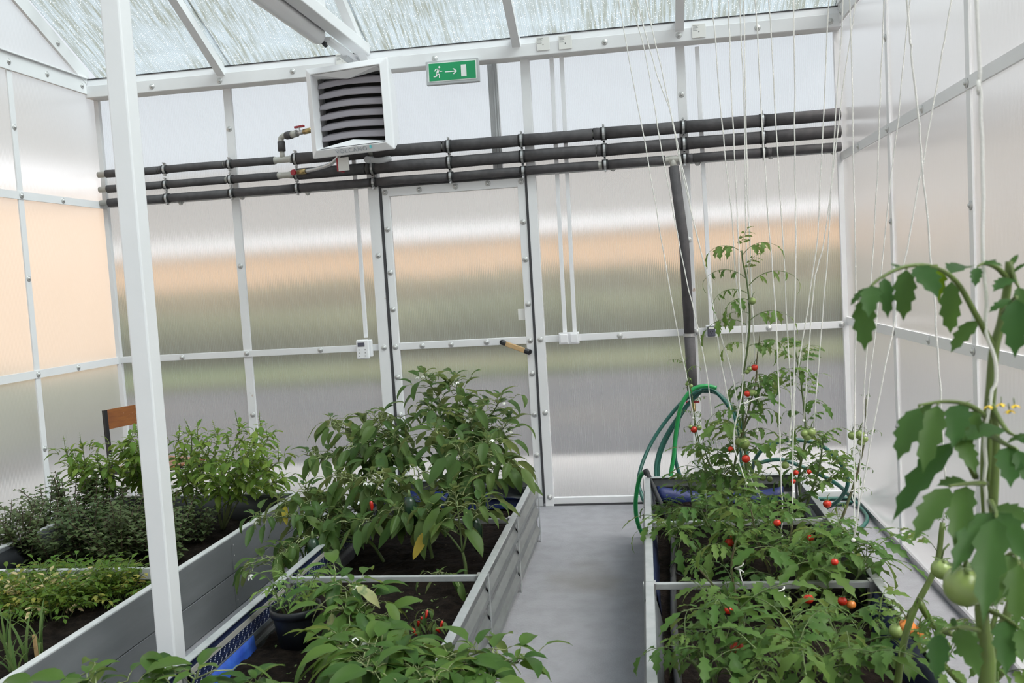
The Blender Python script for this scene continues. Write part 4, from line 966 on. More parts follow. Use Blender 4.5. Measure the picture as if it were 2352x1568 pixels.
# ------------------------------------------------------------------ basil, oregano, parsley, garlic
BM = ['basil_leaf', 'stem_pale']
bas = [leaf_mesh('leaf', BM, L=.055, W=.040, pet=.02, a0=35, a1=5, a2=-70, fold=-.25, cup=.1, seg=5), leaf_mesh('leaf', BM, L=.065, W=.043, pet=.022, a0=25, a1=-30, a2=-90, fold=-.2, cup=.1, seg=5), leaf_mesh('leaf', BM, L=.042, W=.024, pet=.012, a0=45, a1=20, a2=-30, fold=.25, seg=4)]
k = MB()
k.cur = 1; k.tube([(0, 0, 0), (.003, 0, .05), (.012, 0, .10)], [.0022, .002, .001], 4); k.cur = 0
for i in range(7):
    z = .01+.012*i; x = .012*(z/.1)**2
    for j in range(4):
        a_ = j*1.57+i*.5; d = V((math.cos(a_), math.sin(a_), .2))*.0105; s_ = V((-d.y, d.x, 0))*.6
        k.cur = 0 if (i < 5 and (i+j) % 3) else 1
        k.add([(x, 0, z), V((x, 0, z))+d*.6+s_, V((x, 0, z))+d*1.3, V((x, 0, z))+d*.6-s_], [(0, 1, 2, 3)])
spike = k.mesh('flower_spike', ['petal_white', 'basil_leaf'], True)
def basil(label, base, tips, rnd, spikes=.8, dens=1):
    P = Plant('basil_plant', label, 'basil plant', base, 'basil plants in the left bed', rnd); q = P.q
    for tip in tips:
        tip = V(tip); mid = P.b.lerp(tip, .5)+V((q.uniform(-.03, .03), q.uniform(-.03, .03), .02))
        path = P.branch([P.b-V((0, 0, .02)), mid, tip], .005, .0022, 'stem_pale'); ln = length(path); n = max(4, int(ln/.033*dens)); az = q.uniform(0, 6)
        for i in range(n):
            t = .35+.65*(i+.5)/n; p, d = along(path, t); az += 1.57+q.uniform(-.3, .3)
            for s_ in (0, math.pi):
                dr = V((math.cos(az+s_), math.sin(az+s_), .35))+d*.3
                lat = dr*q.choice((0, .0, .03, .05)); P.put(q.choice(bas[:2]), p+lat, dr, 1.35*q.uniform(.6, 1.15)*(1.1-.3*t), q.uniform(-.3, .3))
                if q.random() < .5: P.put(bas[2], p+lat, dr+V((q.uniform(-.5, .5), q.uniform(-.5, .5), .5)), q.uniform(.9, 1.4), 0)
        for j in range(4): az += 1.57; P.put(bas[2], tip, V((math.cos(az), math.sin(az), .7)), q.uniform(.9, 1.2))
        if q.random() < spikes: link('flower_spike', spike, P.e, mw=Matrix.Translation(tip-P.b) @ Matrix.Rotation(q.uniform(-.4, .5), 4, 'Y') @ Matrix.Rotation(q.uniform(0, 6), 4, 'Z') @ Matrix.Scale(q.uniform(.75, 1.05), 4))
ZL = .225
basil('big flowering basil plant right of the white post', fl(510, 1215, ZL), [at(550, 985, 4.35), at(600, 985, 4.35), at(500, 1000, 4.3), at(455, 1010, 4.3), at(615, 1010, 4.25), at(640, 1060, 4.2), at(570, 1040, 4.1), at(520, 1060, 4.15)], 1)
basil('basil plant half hidden by the white post on its right side', fl(440, 1190, ZL), [at(410, 1010, 4.45), at(440, 1000, 4.5), at(405, 1060, 4.4), at(470, 1050, 4.4), at(425, 1090, 4.35)], 2)
basil('basil plant at the far corner behind the big basil', fl(590, 1160, ZL), [at(610, 1040, 4.55), at(650, 1100, 4.5), at(580, 1060, 4.6)], 3)
basil('basil plant standing against the left wall side', fl(240, 1180, ZL+.02), [at(190, 1030, 4.5), at(152, 1040, 4.5), at(225, 1060, 4.45), at(250, 1070, 4.4), at(180, 1075, 4.45)], 4, .9)
basil('basil plant in front of the wooden chair', fl(330, 1165, ZL), [at(275, 1025, 4.45), at(300, 1015, 4.4), at(318, 1000, 4.45), at(310, 1070, 4.4), at(330, 1040, 4.4)], 5, .7)
def oregano_meshes(seed):
    q = random.Random(seed); st = MB(); lf = MB()
    for i in range(16):
        a_ = q.uniform(0, 6.28); r_ = q.uniform(.02, .13); h = q.uniform(.10, .22)*(1.15-r_*2.5)
        tip = V((r_*math.cos(a_)*1.3, r_*math.sin(a_)*1.3, h)); b0 = V((r_*.3*math.cos(a_), r_*.3*math.sin(a_), 0)); path = smooth_path([b0, b0.lerp(tip, .5)+V((0, 0, .02)), tip], 4)
        st.tube(path, [.0015]*len(path), 3); n = int(h/.014)
        for j in range(n):
            p, d = along(path, (j+.8)/(n+.3)); az = j*1.57
            for s_ in (0, math.pi):
                dr = V((math.cos(az+s_), math.sin(az+s_), q.uniform(-.1, .5))).normalized(); L_ = q.uniform(.022, .038)*(1.1-.45*j/n); sd = dr.cross(V((0, 0, 1))).normalized()*L_*.42
                up_ = V((0, 0, L_*.12)); c_ = p+dr*L_*.5
                lf.add([p, c_+sd+up_, p+dr*L_-V((0, 0, L_*.2)), c_-sd+up_, c_], [(0, 4, 1), (1, 4, 2), (2, 4, 3), (3, 4, 0)])
    return st.mesh('stems', 'oregano_stem'), lf.mesh('foliage', 'oregano_leaf', True)
om = [oregano_meshes(s_) for s_ in (1, 2, 3)]
q = random.Random(4); spots = []
names = ['oregano clump at the far left beside the bed rim', 'tall oregano sprigs standing before the left wall', 'oregano clump under the leftmost basil', 'oregano clump in the middle of the mat behind the crossbar', 'oregano clump by the dark liner near the post', 'oregano clump touching the crossbar at the left edge', 'oregano clump touching the crossbar below the basil', 'oregano clump left of the post above the crossbar', 'oregano clump just right of the post at the bed rim', 'lowest oregano clump right of the post', 'small oregano clump beneath the big basil', 'oregano clump between the post and the chair basil', 'oregano clump in the rear of the herb mat', 'oregano clump at the left picture edge']
for (x, y, s_), nm in zip([(110, 1240, 1.1), (165, 1230, 1.25), (215, 1240, 1.1), (200, 1285, 1.0), (300, 1240, .95), (60, 1290, .95), (130, 1290, 1.0), (280, 1290, 1.05), (380, 1250, 1.05), (400, 1290, .9), (460, 1240, .8), (330, 1270, 1.0), (250, 1215, .95), (20, 1285, .95)], names):
    e = empty('oregano_plant', fl(x, y, ZL+.005), nm, 'oregano', 'oregano clumps in the left bed', rz=q.uniform(0, 6)); st, lf = q.choice(om)
    for n_, me in (('stems', st), ('foliage', lf)):
        o = link(n_, me, e, mw=Matrix.Scale(s_*1.4, 4))
        if n_ == 'foliage': o['kind'] = 'stuff'
def parsley_mesh(seed, mats): return compound('leaf', mats, .12, 4, .8, (50, -30), 1, .4, .21, (0, -40), seed, .0012, term=1.0)
par = [parsley_mesh(i, ['parsley_leaf', 'stem_green']) for i in range(3)]+[parsley_mesh(9, ['parsley_yellow', 'stem_green']), parsley_mesh(7, ['parsley_cream', 'stem_pale'])]
names = ['parsley plant at the left picture edge below the crossbar', 'cream-edged parsley plant with variegated leaves', 'parsley plant with yellowing lower leaves', 'parsley plant in the middle of the yellow-green clump', 'parsley plant at the right end near the grey boards', 'parsley plant right behind the yellowing ones', 'parsley plant reaching up to the crossbar at the left', 'parsley plant reaching up to the crossbar at the right', 'front parsley plant over the dark soil', 'small parsley plant beside the post base', 'parsley plant above the garlic leaves', 'parsley plant at the centre rear of the clump']
for n_, ((x, y), nm) in enumerate(zip([(30, 1390), (75, 1400), (130, 1400), (180, 1400), (255, 1385), (215, 1380), (90, 1365), (240, 1355), (120, 1420), (285, 1372), (25, 1415), (160, 1365)], names)):
    P = Plant('parsley_plant', nm, 'parsley', fl(x, y, ZL), 'parsley plants in the left bed', n_); qq = P.q
    for i in range(34):
        a_ = i*2.4+n_; rr_ = math.sqrt(i/34)*.085; me = par[qq.choice((0, 1, 2))] if qq.random() < .86 else par[3]
        if n_ in (1, 2) and i % 3 == 0: me = par[4]
        P.put(me, P.b+V((rr_*math.cos(a_), rr_*math.sin(a_), -.01)), V((math.cos(a_), math.sin(a_), .25+2.2*(1-i/34)**1.5)), qq.uniform(1.0, 1.5), qq.uniform(-.4, .4))
strap = [MB() for _ in range(3)]
for m_, (L_, a0_, a1_) in zip(strap, ((.26, 80, 20), (.22, 65, -50), (.28, 85, 65))):
    p = V((0, 0, 0)); vs = []
    for i in range(9):
        a_ = math.radians(a0_+(a1_-a0_)*(i/8)**1.5); w_ = .007*(1-(i/8)**2)+.0006
        if i: p = p+V((0, math.cos(a_), math.sin(a_)))*L_/8
        vs += [p+V((-w_, 0, w_*.3)), p, p+V((w_, 0, w_*.3))]
    m_.add(vs, [(i*3+j, i*3+j+1, i*3+j+4, i*3+j+3) for i in range(8) for j in range(2)])
strap = [m_.mesh('leaf', 'garlic_leaf', True) for m_ in strap]
for n_, ((x, y), nm) in enumerate(zip([(25, 1545), (60, 1520), (95, 1500), (15, 1500), (40, 1568)], ['garlic plant at the lower left corner', 'garlic plant with tall upright leaves', 'garlic plant beside the wooden stake', 'garlic plant at the left picture edge', 'nearest garlic plant at the bottom edge'])):
    P = Plant('garlic_plant', nm, 'garlic', fl(x, y, ZL), 'garlic plants in the left bed', n_+50)
    for i in range(7): a_ = i*2.4+n_; P.put(strap[i % 3], P.b, V((math.cos(a_), math.sin(a_), 0)), P.q.uniform(.45, .85), 0)
b0 = fl(85, 1505, ZL); tag(MB().bar((0, 0, -.03), (-.004, 0, .075), .012, .006, V((0, 1, 0))).build('plant_stake', 'wood_light', None, loc=b0), 'short flat wooden plant stake among the garlic', 'stake')

# ------------------------------------------------------------------ tomatoes
TM = ['tomato_leaf', 'stem_green']
tl = [compound('leaf', TM, .20, 3, .58, (35, -35), 2, .3, .40, seed=s_) for s_ in (1, 2)]+[compound('leaf', TM, .18, 2, .6, (25, -60), 2, .35, .46, (-15, -70), seed=s_) for s_ in (3, 4)]
tcurl = [compound('leaf', TM, .20, 3, .42, (30, -70), 1, .25, .24, (-20, -80), seed=6), compound('leaf', ['tomato_leaf', 'stem_brown'], .17, 3, .4, (20, -55), 1, .25, .22, (-30, -90), seed=8)]
def tomato_mesh(m, r=.014):
    k = MB(); k.sphere((0, 0, -r), r, 12, 8, (1, 1, .93)); k.cur = 1
    for i in range(5): a_ = i*1.257; k.add([(0, 0, .0005), (.5*r*math.cos(a_+.3), .5*r*math.sin(a_+.3), -.05*r), (.95*r*math.cos(a_), .95*r*math.sin(a_), .1*r), (.5*r*math.cos(a_-.3), .5*r*math.sin(a_-.3), -.05*r)], [(0, 3, 2, 1)])
    k.tube([(0, 0, 0), (.003, 0, .012), (.01, 0, .02)], .0014, 4); return k.mesh('tomato', [m, 'stem_green'], True)
tf = {c: tomato_mesh('tomato_'+c) for c in ('red', 'orange', 'green')}
def tomato(label, stems, rnd, sc=1, fruits=(), leaves=None, step=.055, start=.12, m='stem_green', r0=.007, r1=.003, near=False, skip=()):
    base = V(stems[0][0]); P = Plant('tomato_plant', label, 'tomato plant', base, 'tomato plants in the right bed', rnd); q = P.q
    for st in stems:
        path = P.branch(st, r0, r1, m, 'stem', sides=7); n = max(3, int(length(path)/(step*.72))); az = q.uniform(0, 6)
        for i in range(n):
            t = start+(1-start)*(i+.7)/n
            if any(a <= t <= b for a, b in skip): continue
            p, d = along(path, min(t, 1)); az += 2.4+q.uniform(-.3, .3)
            P.put(q.choice(leaves or tl), p, V((math.cos(az), math.sin(az), .35))+d*.25, sc*1.18*q.uniform(.7, 1.15)*(1.1-.35*t), q.uniform(-.4, .4))
        tip = path[-1]
        for j in range(3): az += 2.1; P.put(q.choice(leaves or tl), tip, V((math.cos(az), math.sin(az), 1.2)), sc*q.uniform(.3, .5))
    for x, y, Y, c, s_ in fruits: P.put(tf[c], at(x, y, Y)+V((0, 0, .014*s_)), V((q.uniform(-.4, .4), 1, 0)), s_, 0, 'tomato')
    return P
ZT = .225
def px(Y, *pts): return [at(x, y, Y) for x, y in pts]
T1 = Plant('tomato_plant', 'tallest thin tomato plant climbing before the dark socket', 'tomato plant', at(1735, 1330, 4.15), 'tomato plants in the right bed', 21)
path = T1.branch(px(4.15, (1735, 1330), (1725, 1180), (1708, 1000), (1706, 880), (1718, 790), (1722, 720), (1716, 650), (1706, 600), (1704, 575)), .006, .003, 'stem_green', 'stem')
T1.branch(px(4.13, (1700, 1010), (1735, 880), (1738, 830), (1745, 770)), .004, .002, 'stem_brown')
for x, y, d, s_, me in ((1704, 580, (-1, -.2, .35), .62, 3), (1706, 585, (.9, -.3, .5), .62, 2), (1706, 575, (.2, -.6, .9), .4, 0), (1715, 640, (-1, .1, .3), .75, 4), (1716, 630, (.4, -.6, .8), .4, 0), (1720, 655, (1, -.1, .35), .85, 4), (1720, 675, (-1, -.3, .1), .7, 4), (1722, 690, (-.8, -.5, 0), .6, 3), (1722, 720, (-1, .1, -.1), .6, 4), (1718, 740, (1, -.2, .4), .75, 2), (1714, 745, (-1, -.2, .2), .75, 2), (1712, 800, (.9, -.4, .2), .55, 3), (1709, 790, (-.9, -.4, .1), .45, 2), (1740, 790, (.8, -.5, .2), .5, 2), (1735, 860, (.7, -.5, -.2), .5, 3), (1705, 900, (1, -.2, .2), .6, 1), (1700, 950, (-1, -.3, .2), .6, 2), (1704, 1000, (-.6, -.7, .3), .8, 0), (1712, 1050, (.8, -.5, .3), .8, 1), (1718, 1110, (-1, -.2, .3), .8, 2), (1725, 1170, (.6, -.7, .3), .9, 0)):
    T1.put((tl+tcurl)[me], at(x, y, 4.14), V(d), s_*1.4, T1.q.uniform(-.2, .2))
for x, y, c, s_ in ((1728, 690, 'green', 1.2), (1733, 843, 'red', 1.1), (1722, 848, 'green', .9), (1716, 855, 'green', .8), (1717, 903, 'red', 1.1), (1727, 900, 'green', 1.2), (1735, 903, 'green', 1.0)): T1.put(tf[c], at(x, y, 4.12)+V((0, 0, .014)), V((0, 1, 0)), s_, 0, 'tomato')
tomato('withered tomato plant leaning right with green fruit', [px(4.05, (1915, 1240), (1945, 1160), (1968, 1090), (1984, 1020), (1988, 970), (1989, 915))], 22, .5, [(1958, 1000, 4.0, 'green', 1.4), (1975, 998, 4.0, 'green', 1.5), (1985, 1008, 4.0, 'green', 1.2), (1978, 1015, 4.0, 'green', 1.2), (1900, 1157, 4.0, 'red', 1.3)], tcurl, .07, .05, 'stem_brown', .007, .002, skip=((.75, 1.0),))
tomato('tomato plant reaching left in front of the green hose', [px(4.5, (1660, 1200), (1625, 1090), (1600, 990), (1588, 900), (1572, 830)), px(4.5, (1640, 1130), (1600, 1010), (1595, 960))], 23, .5, [(1594, 986, 4.45, 'red', 1.25), (1606, 982, 4.45, 'green', 1.0), (1586, 980, 4.45, 'green', .8), (1578, 882, 4.45, 'green', .7), (1587, 886, 4.45, 'green', .7)], tcurl, .09, .1, 'stem_green', .004, .002)
tomato('tomato plant with a big pale green fruit near the strings', [px(4.2, (1690, 1260), (1680, 1130), (1700, 1010), (1735, 930), (1750, 880)), px(4.2, (1685, 1180), (1640, 1090), (1620, 1040))], 24, .85, [(1709, 1018, 4.1, 'green', 1.9), (1697, 1015, 4.12, 'green', 1.4), (1713, 1053, 4.05, 'red', 1.35), (1678, 1031, 4.1, 'red', .9)], None, .042)
tomato('bushy tomato plant with clustered green fruit on the right', [px(4.25, (1850, 1240), (1835, 1100), (1850, 1000), (1840, 880), (1826, 800)), px(4.2, (1845, 1180), (1880, 1080), (1890, 1010)), px(4.2, (1840, 1150), (1910, 1100), (1940, 1070))], 25, .72, [(1848, 995, 4.1, 'green', 1.3), (1863, 993, 4.1, 'green', 1.5), (1855, 1003, 4.1, 'green', 1.2), (1803, 1068, 4.1, 'green', 1.3), (1828, 1085, 4.1, 'red', .9), (1858, 1083, 4.1, 'red', .8), (1822, 1105, 4.1, 'red', .8)], None, .05)
tomato('tomato plant filling the far left corner of the bed', [px(4.4, (1590, 1235), (1590, 1150), (1580, 1100)), px(4.35, (1600, 1230), (1650, 1150), (1660, 1090)), px(4.4, (1595, 1235), (1550, 1190), (1530, 1170))], 26, .8, [(1752, 1097, 4.3, 'green', 1.1), (1768, 1100, 4.3, 'green', 1.0)], None, .042)
tomato('tomato plant with a bright red fruit over the first crossbar', [px(3.75, (1680, 1345), (1640, 1240), (1610, 1170)), px(3.7, (1690, 1340), (1700, 1230), (1710, 1160)), px(3.75, (1680, 1345), (1590, 1250), (1540, 1230))], 27, .95, [(1675, 1246, 3.65, 'red', 1.35), (1683, 1233, 3.67, 'orange', .8)], None, .05)
tomato('thick-stemmed tomato plant tied with two white strings', [px(3.55, (1790, 1400), (1770, 1320), (1740, 1240), (1725, 1170)), px(3.5, (1795, 1395), (1810, 1280), (1820, 1200)), px(3.5, (1800, 1395), (1880, 1290), (1910, 1230))], 28, 1.0, [(1785, 1200, 3.4, 'red', 1.0), (1862, 1235, 3.4, 'red', .9), (1673, 1400, 3.1, 'red', 1.1)], None, .048, m='stem_brown')
tomato('spreading tomato plant along the right rim of the bed', [px(3.3, (1870, 1440), (1900, 1330), (1920, 1260)), px(3.25, (1875, 1440), (1960, 1340), (1990, 1280)), px(3.25, (1870, 1440), (1830, 1330), (1850, 1280))], 29, 1.05, [(1917, 1290, 3.1, 'red', .9), (1857, 1375, 3.0, 'red', 1.2), (1935, 1380, 3.0, 'red', 1.1), (1955, 1388, 3.0, 'orange', 1.1)], None, .048)
tomato('sparse tomato plant with tiny green trusses over the second crossbar', [px(3.15, (1715, 1450), (1690, 1370), (1680, 1300), (1690, 1240)), px(3.15, (1715, 1450), (1660, 1370), (1600, 1300))], 30, .7, [(1797, 1378, 3.05, 'green', .9), (1810, 1378, 3.05, 'green', .9), (1804, 1386, 3.05, 'green', .9), (1674, 1400, 3.1, 'red', 1.2)], None, .075, m='stem_brown')
tomato('fresh green tomato shoot at the bottom left of the right bed', [px(2.45, (1640, 1600), (1600, 1530), (1560, 1500)), px(2.4, (1640, 1600), (1640, 1560), (1590, 1480))], 31, .85, (), None, .05)
tomato('tomato plant with large serrated leaves in the front of the bed', [px(2.5, (1780, 1600), (1730, 1500), (1680, 1440), (1660, 1410)), px(2.4, (1780, 1600), (1760, 1550), (1740, 1510))], 32, .98, [(1696, 1488, 2.45, 'red', 1.25), (1690, 1490, 2.47, 'red', 1.2)], None, .05)
tomato('low tomato plant at the bottom centre of the right bed', [px(2.3, (1870, 1610), (1850, 1540), (1830, 1500)), px(2.3, (1870, 1610), (1790, 1560), (1750, 1550)), px(2.25, (1870, 1610), (1930, 1560), (1960, 1530))], 33, 1.0, (), None, .042)
tomato('lush tomato plant under the second near stem', [px(2.6, (1950, 1570), (1930, 1480), (1900, 1420)), px(2.6, (1950, 1570), (2000, 1490), (2030, 1440)), px(2.55, (1950, 1570), (1860, 1500), (1830, 1470))], 34, .9, [(2083, 1440, 2.5, 'orange', 1.7), (2112, 1452, 2.5, 'orange', 1.4), (2060, 1448, 2.5, 'green', 1.5)], None, .045)
tomato('tomato plant with arching leaves over the right aisle', [px(2.2, (2060, 1580), (2075, 1480), (2100, 1400), (2150, 1300), (2165, 1200)), px(2.2, (2110, 1380), (2150, 1440), (2200, 1460))], 35, .62, [(2163, 1307, 2.1, 'green', 1.7)], tcurl+tl[:1], .085, .15, 'stem_near', .009, .006)
tomato('dark green tomato plant at the lower right corner', [px(1.75, (2250, 1600), (2270, 1480), (2290, 1400)), px(1.75, (2250, 1600), (2320, 1520), (2345, 1450)), px(1.75, (2240, 1600), (2180, 1540), (2150, 1500))], 36, .5, [(2205, 1335, 1.6, 'green', 1.9), (2250, 1340, 1.62, 'green', 1.9)], tl, .045, .1, 'stem_near', .007, .004)

# near tall tomato plant on the right, its leaflets modelled one by one
NM = ['tomato_leaf_near', 'stem_near']
TN = Plant('tomato_plant', 'large near tomato plant on the right with arching serrated leaves', 'tomato plant', at(2262, 1640, 1.35), 'tomato plants in the right bed', 77)
TN.branch(px(1.35, (2262, 1640), (2270, 1520), (2255, 1400), (2270, 1250), (2265, 1100), (2268, 1000), (2276, 900), (2284, 800), (2300, 740), (2315, 650), (2318, 600)), .0105, .005, 'stem_near', 'stem', sides=10)
TN.branch(px(1.33, (2275, 1250), (2285, 1100), (2288, 1000), (2282, 930)), .007, .004, 'stem_near', sides=8)
TN.branch(px(1.38, (2262, 1560), (2310, 1420), (2352, 1280)), .008, .005, 'stem_near', sides=8)
leaflets = [leaf_mesh('leaflet', NM, L=.085, W=.047, pet=.006, a0=0, a1=-5, a2=-30, fold=.25, seg=9, lobes=1, wavy=.01), leaf_mesh('leaflet', NM, L=.085, W=.04, pet=.006, a0=0, a1=-10, a2=-60, fold=.35, seg=9, lobes=1, wavy=-.012)]
def near_leaf(pts, Y, lfs):
    sp_ = smooth_path([at(x, y, Y_) for x, y, Y_ in pts], 5); b0 = sp_[0]
    o = MB().tube([p-b0 for p in sp_], [.0045-.003*i/(len(sp_)-1) for i in range(len(sp_))], 6).build('leaf', 'stem_near', TN.e, True, loc=b0-TN.b)
    for t, (tx, ty, tY), s_ in lfs:
        p, d = along(sp_, t); tip = at(tx, ty, tY); dd = tip-p; ln = dd.length
        up = (CAM-p).normalized()*.6+V((0, 0, .8)); me = leaflets[int(s_*100) % 2]
        link('leaflet', me, o, mw=Matrix.Translation(p-b0) @ frame(dd, up) @ Matrix.Diagonal((ln/.088*max(.68, min(1.25, .10/ln)), ln/.088, ln/.088, 1)))
near_leaf([(2284, 800, 1.35), (2240, 720, 1.32), (2195, 645, 1.30), (2140, 612, 1.28), (2080, 612, 1.27), (2020, 640, 1.26), (1985, 675, 1.25)], 1.3,
    [(.14, (2183, 785, 1.30), .9), (.36, (2175, 760, 1.27), .95), (.38, (2230, 570, 1.36), .3), (.56, (2188, 586, 1.36), .71), (.60, (2148, 640, 1.2), .9), (.66, (2072, 718, 1.24), 1.0), (.80, (2040, 698, 1.22), .91), (.72, (2085, 585, 1.32), .5), (.9, (1995, 695, 1.2), .7), (1.0, (1985, 790, 1.22), 1.1), (.93, (1945, 690, 1.26), .6)])
near_leaf([(2315, 640, 1.35), (2290, 615, 1.33), (2262, 605, 1.32), (2245, 612, 1.31)], 1.3, [(.5, (2270, 580, 1.36), .6), (1, (2240, 640, 1.28), .9), (.8, (2298, 590, 1.3), .51)])
near_leaf([(2305, 720, 1.35), (2325, 690, 1.3), (2335, 680, 1.27)], 1.3, [(1, (2330, 790, 1.22), 1.1), (.6, (2275, 700, 1.28), .6), (.8, (2352, 740, 1.25), .7)])
near_leaf([(2318, 605, 1.35), (2330, 640, 1.34), (2340, 660, 1.33)], 1.3, [(.1, (2335, 580, 1.35), .5), (.3, (2350, 600, 1.33), .4), (.9, (2352, 700, 1.3), .8), (.5, (2290, 640, 1.3), .5)])
near_leaf([(2268, 960, 1.34), (2225, 930, 1.3), (2170, 922, 1.27), (2110, 930, 1.24)], 1.3, [(.98, (2058, 1030, 1.2), 1.1), (.75, (2120, 1035, 1.18), 1.0), (.8, (2075, 985, 1.28), .7), (.45, (2190, 975, 1.2), .9), (.4, (2210, 905, 1.34), .5), (.2, (2215, 975, 1.25), .51)])
near_leaf([(2240, 1095, 1.34), (2215, 1040, 1.3), (2195, 990, 1.27), (2186, 965, 1.26)], 1.3, [(.55, (2050, 1135, 1.2), 1.0), (.6, (2240, 1060, 1.22), .9), (.9, (2225, 1010, 1.25), .7)])
near_leaf([(2265, 1110, 1.34), (2230, 1110, 1.28), (2180, 1115, 1.22)], 1.3, [(.95, (2105, 1190, 1.16), 1.1), (.6, (2195, 1195, 1.16), 1.0), (.5, (2170, 1090, 1.25), .7)])
near_leaf([(2275, 1150, 1.33), (2285, 1170, 1.25), (2288, 1180, 1.2)], 1.3, [(1, (2260, 1330, 1.05), 1.1), (.6, (2200, 1230, 1.12), 1.0), (.6, (2350, 1230, 1.12), 1.0), (.3, (2345, 1160, 1.2), .9)])
near_leaf([(2280, 1000, 1.33), (2310, 1020, 1.28), (2335, 1030, 1.25)], 1.3, [(1, (2365, 1090, 1.2), 1.0), (.6, (2320, 1075, 1.2), .9), (.5, (2345, 985, 1.25), .9)])
near_leaf([(2276, 930, 1.34), (2310, 985, 1.3), (2330, 1000, 1.28)], 1.3, [(1, (2365, 1010, 1.25), .9), (.5, (2225, 972, 1.25), .6)])
near_leaf([(2290, 1300, 1.36), (2325, 1270, 1.3), (2340, 1290, 1.25)], 1.3, [(1, (2335, 1400, 1.18), 1.0), (.5, (2290, 1330, 1.2), .8)])
near_leaf([(2262, 1450, 1.36), (2210, 1440, 1.3), (2160, 1450, 1.26)], 1.3, [(1, (2150, 1530, 1.2), .9), (.6, (2240, 1500, 1.2), .9), (.7, (2190, 1410, 1.3), .7)])
near_leaf([(2270, 1400, 1.36), (2310, 1420, 1.3), (2340, 1440, 1.26)], 1.3, [(1, (2365, 1500, 1.2), .9), (.5, (2310, 1490, 1.2), .9)])
for x, y in ((2300, 925), (2318, 940), (2330, 928), (2272, 930)): TN.put(fl_tom, at(x, y, 1.28), V((TN.q.uniform(-.5, .5), 1, -.2)), .7, 0, 'flower')
TN.put(tf['green'], at(2215, 1335, 1.3)+V((0, 0, .02)), V((.2, 1, 0)), 2.0, 0, 'tomato'); TN.put(tf['green'], at(2262, 1335, 1.32)+V((0, 0, .02)), V((.2, 1, 0)), 2.0, 0, 'tomato')
# fallen fruit on the soil
for x, y, c, s_, lb_ in ((1838, 1444, 'red', .7, 'red cherry tomato lying on the soil beside the thick stems'), (1812, 1473, 'red', .7, 'uppermost of two fallen red tomatoes near the stem bases'), (1808, 1494, 'red', .65, 'lower of two fallen red tomatoes near the stem bases')):
    o = link('fallen_tomato', tf[c], None, fl(x, y, .25)); o.scale = (s_,)*3; o.rotation_euler = (2, 1, 0); tag(o, lb_, 'tomato')

# ------------------------------------------------------------------ strings
def string(label, Y, pts, r=.0027):
    P = [at(x, y, Y) for x, y in pts]; a, b = P[0], P[1]
    top = a+(a-b)*((3.03-a.z)/max(.05, (a-b).z)); P = [top]+P
    sp_ = smooth_path(P, 5); q = random.Random(int(pts[0][0]))
    sp_ = [p+V((q.uniform(-.002, .002), 0, 0)) if 0 < i < len(sp_)-1 else p for i, p in enumerate(sp_)]
    m_ = MB().tube([p-sp_[-1] for p in sp_], r, 5); m_.sphere((0, 0, 0), r*2.6, 6, 5)
    tag(m_.build('plant_string', 'twine', None, True, loc=sp_[-1]), label, 'string', 'white strings above the right bed')
S = [
 (4.45, [(1420, 0), (1494, 400), (1517, 540), (1546, 706), (1567, 817), (1580, 880), (1592, 960)]),
 (4.45, [(1446, 0), (1482, 120), (1511, 293), (1556, 540), (1583, 668), (1617, 821), (1638, 974), (1660, 1100)]),
 (4.15, [(1463, 0), (1508, 170), (1544, 275), (1600, 540), (1632, 668), (1665, 878), (1693, 1000), (1722, 1090), (1762, 1170)]),
 (4.15, [(1482, 0), (1539, 248), (1567, 400), (1606, 560), (1645, 730), (1686, 878), (1700, 1000), (1716, 1130)]),
 (4.15, [(1636, 0), (1640, 60), (1661, 310), (1679, 482), (1690, 629), (1701, 725), (1707, 802), (1706, 860)]),
 (3.95, [(1672, 0), (1676, 100), (1679, 193), (1686, 344), (1696, 540), (1699, 668), (1706, 770), (1704, 900), (1685, 1010), (1715, 1110)]),
 (4.15, [(1699, 0), (1710, 275), (1713, 540), (1718, 640), (1716, 760), (1706, 900), (1708, 930)]),
 (4.15, [(1709, 0), (1714, 344), (1722, 540), (1728, 700), (1735, 835), (1746, 900), (1738, 990)]),
 (3.95, [(1735, 0), (1754, 344), (1768, 540), (1785, 782), (1791, 1000), (1796, 1150), (1795, 1230)]),
 (4.15, [(1766, 0), (1782, 275), (1797, 540), (1812, 821), (1818, 950), (1815, 1010)]),
 (3.6, [(1824, 0), (1826, 344), (1827, 540), (1824, 859), (1822, 1040), (1818, 1260)]),
 (4.15, [(1903, 0), (1885, 400), (1878, 540), (1850, 744), (1825, 900), (1812, 1020)]),
 (4.15, [(1937, 0), (1911, 400), (1904, 540), (1888, 740), (1869, 985)]),
 (3.6, [(1952, 0), (1961, 379), (1965, 540), (1965, 782), (1963, 1000), (1963, 1290)]),
 (4.15, [(1966, 0), (1930, 250), (1911, 420), (1892, 560), (1868, 668), (1846, 966)]),
 (3.95, [(2030, 20), (2023, 184), (2015, 400), (1992, 783), (1980, 1000), (1968, 1220)]),
 (3.95, [(2084, 60), (2058, 320), (2047, 400), (2018, 691), (1993, 909), (1988, 1000)]),
 (2.5, [(2084, 0), (2094, 122), (2114, 320), (2122, 419), (2141, 630), (2156, 821), (2166, 1000), (2172, 1110)]),
 (3.0, [(2184, 0), (2166, 112), (2130, 320), (2083, 572), (2057, 725), (2003, 1000), (1985, 1100), (1960, 1240)]),
 (1.33, [(2243, 0), (2249, 184), (2254, 320), (2263, 668), (2268, 763), (2292, 860), (2272, 930), (2262, 1100), (2280, 1260)]),
]
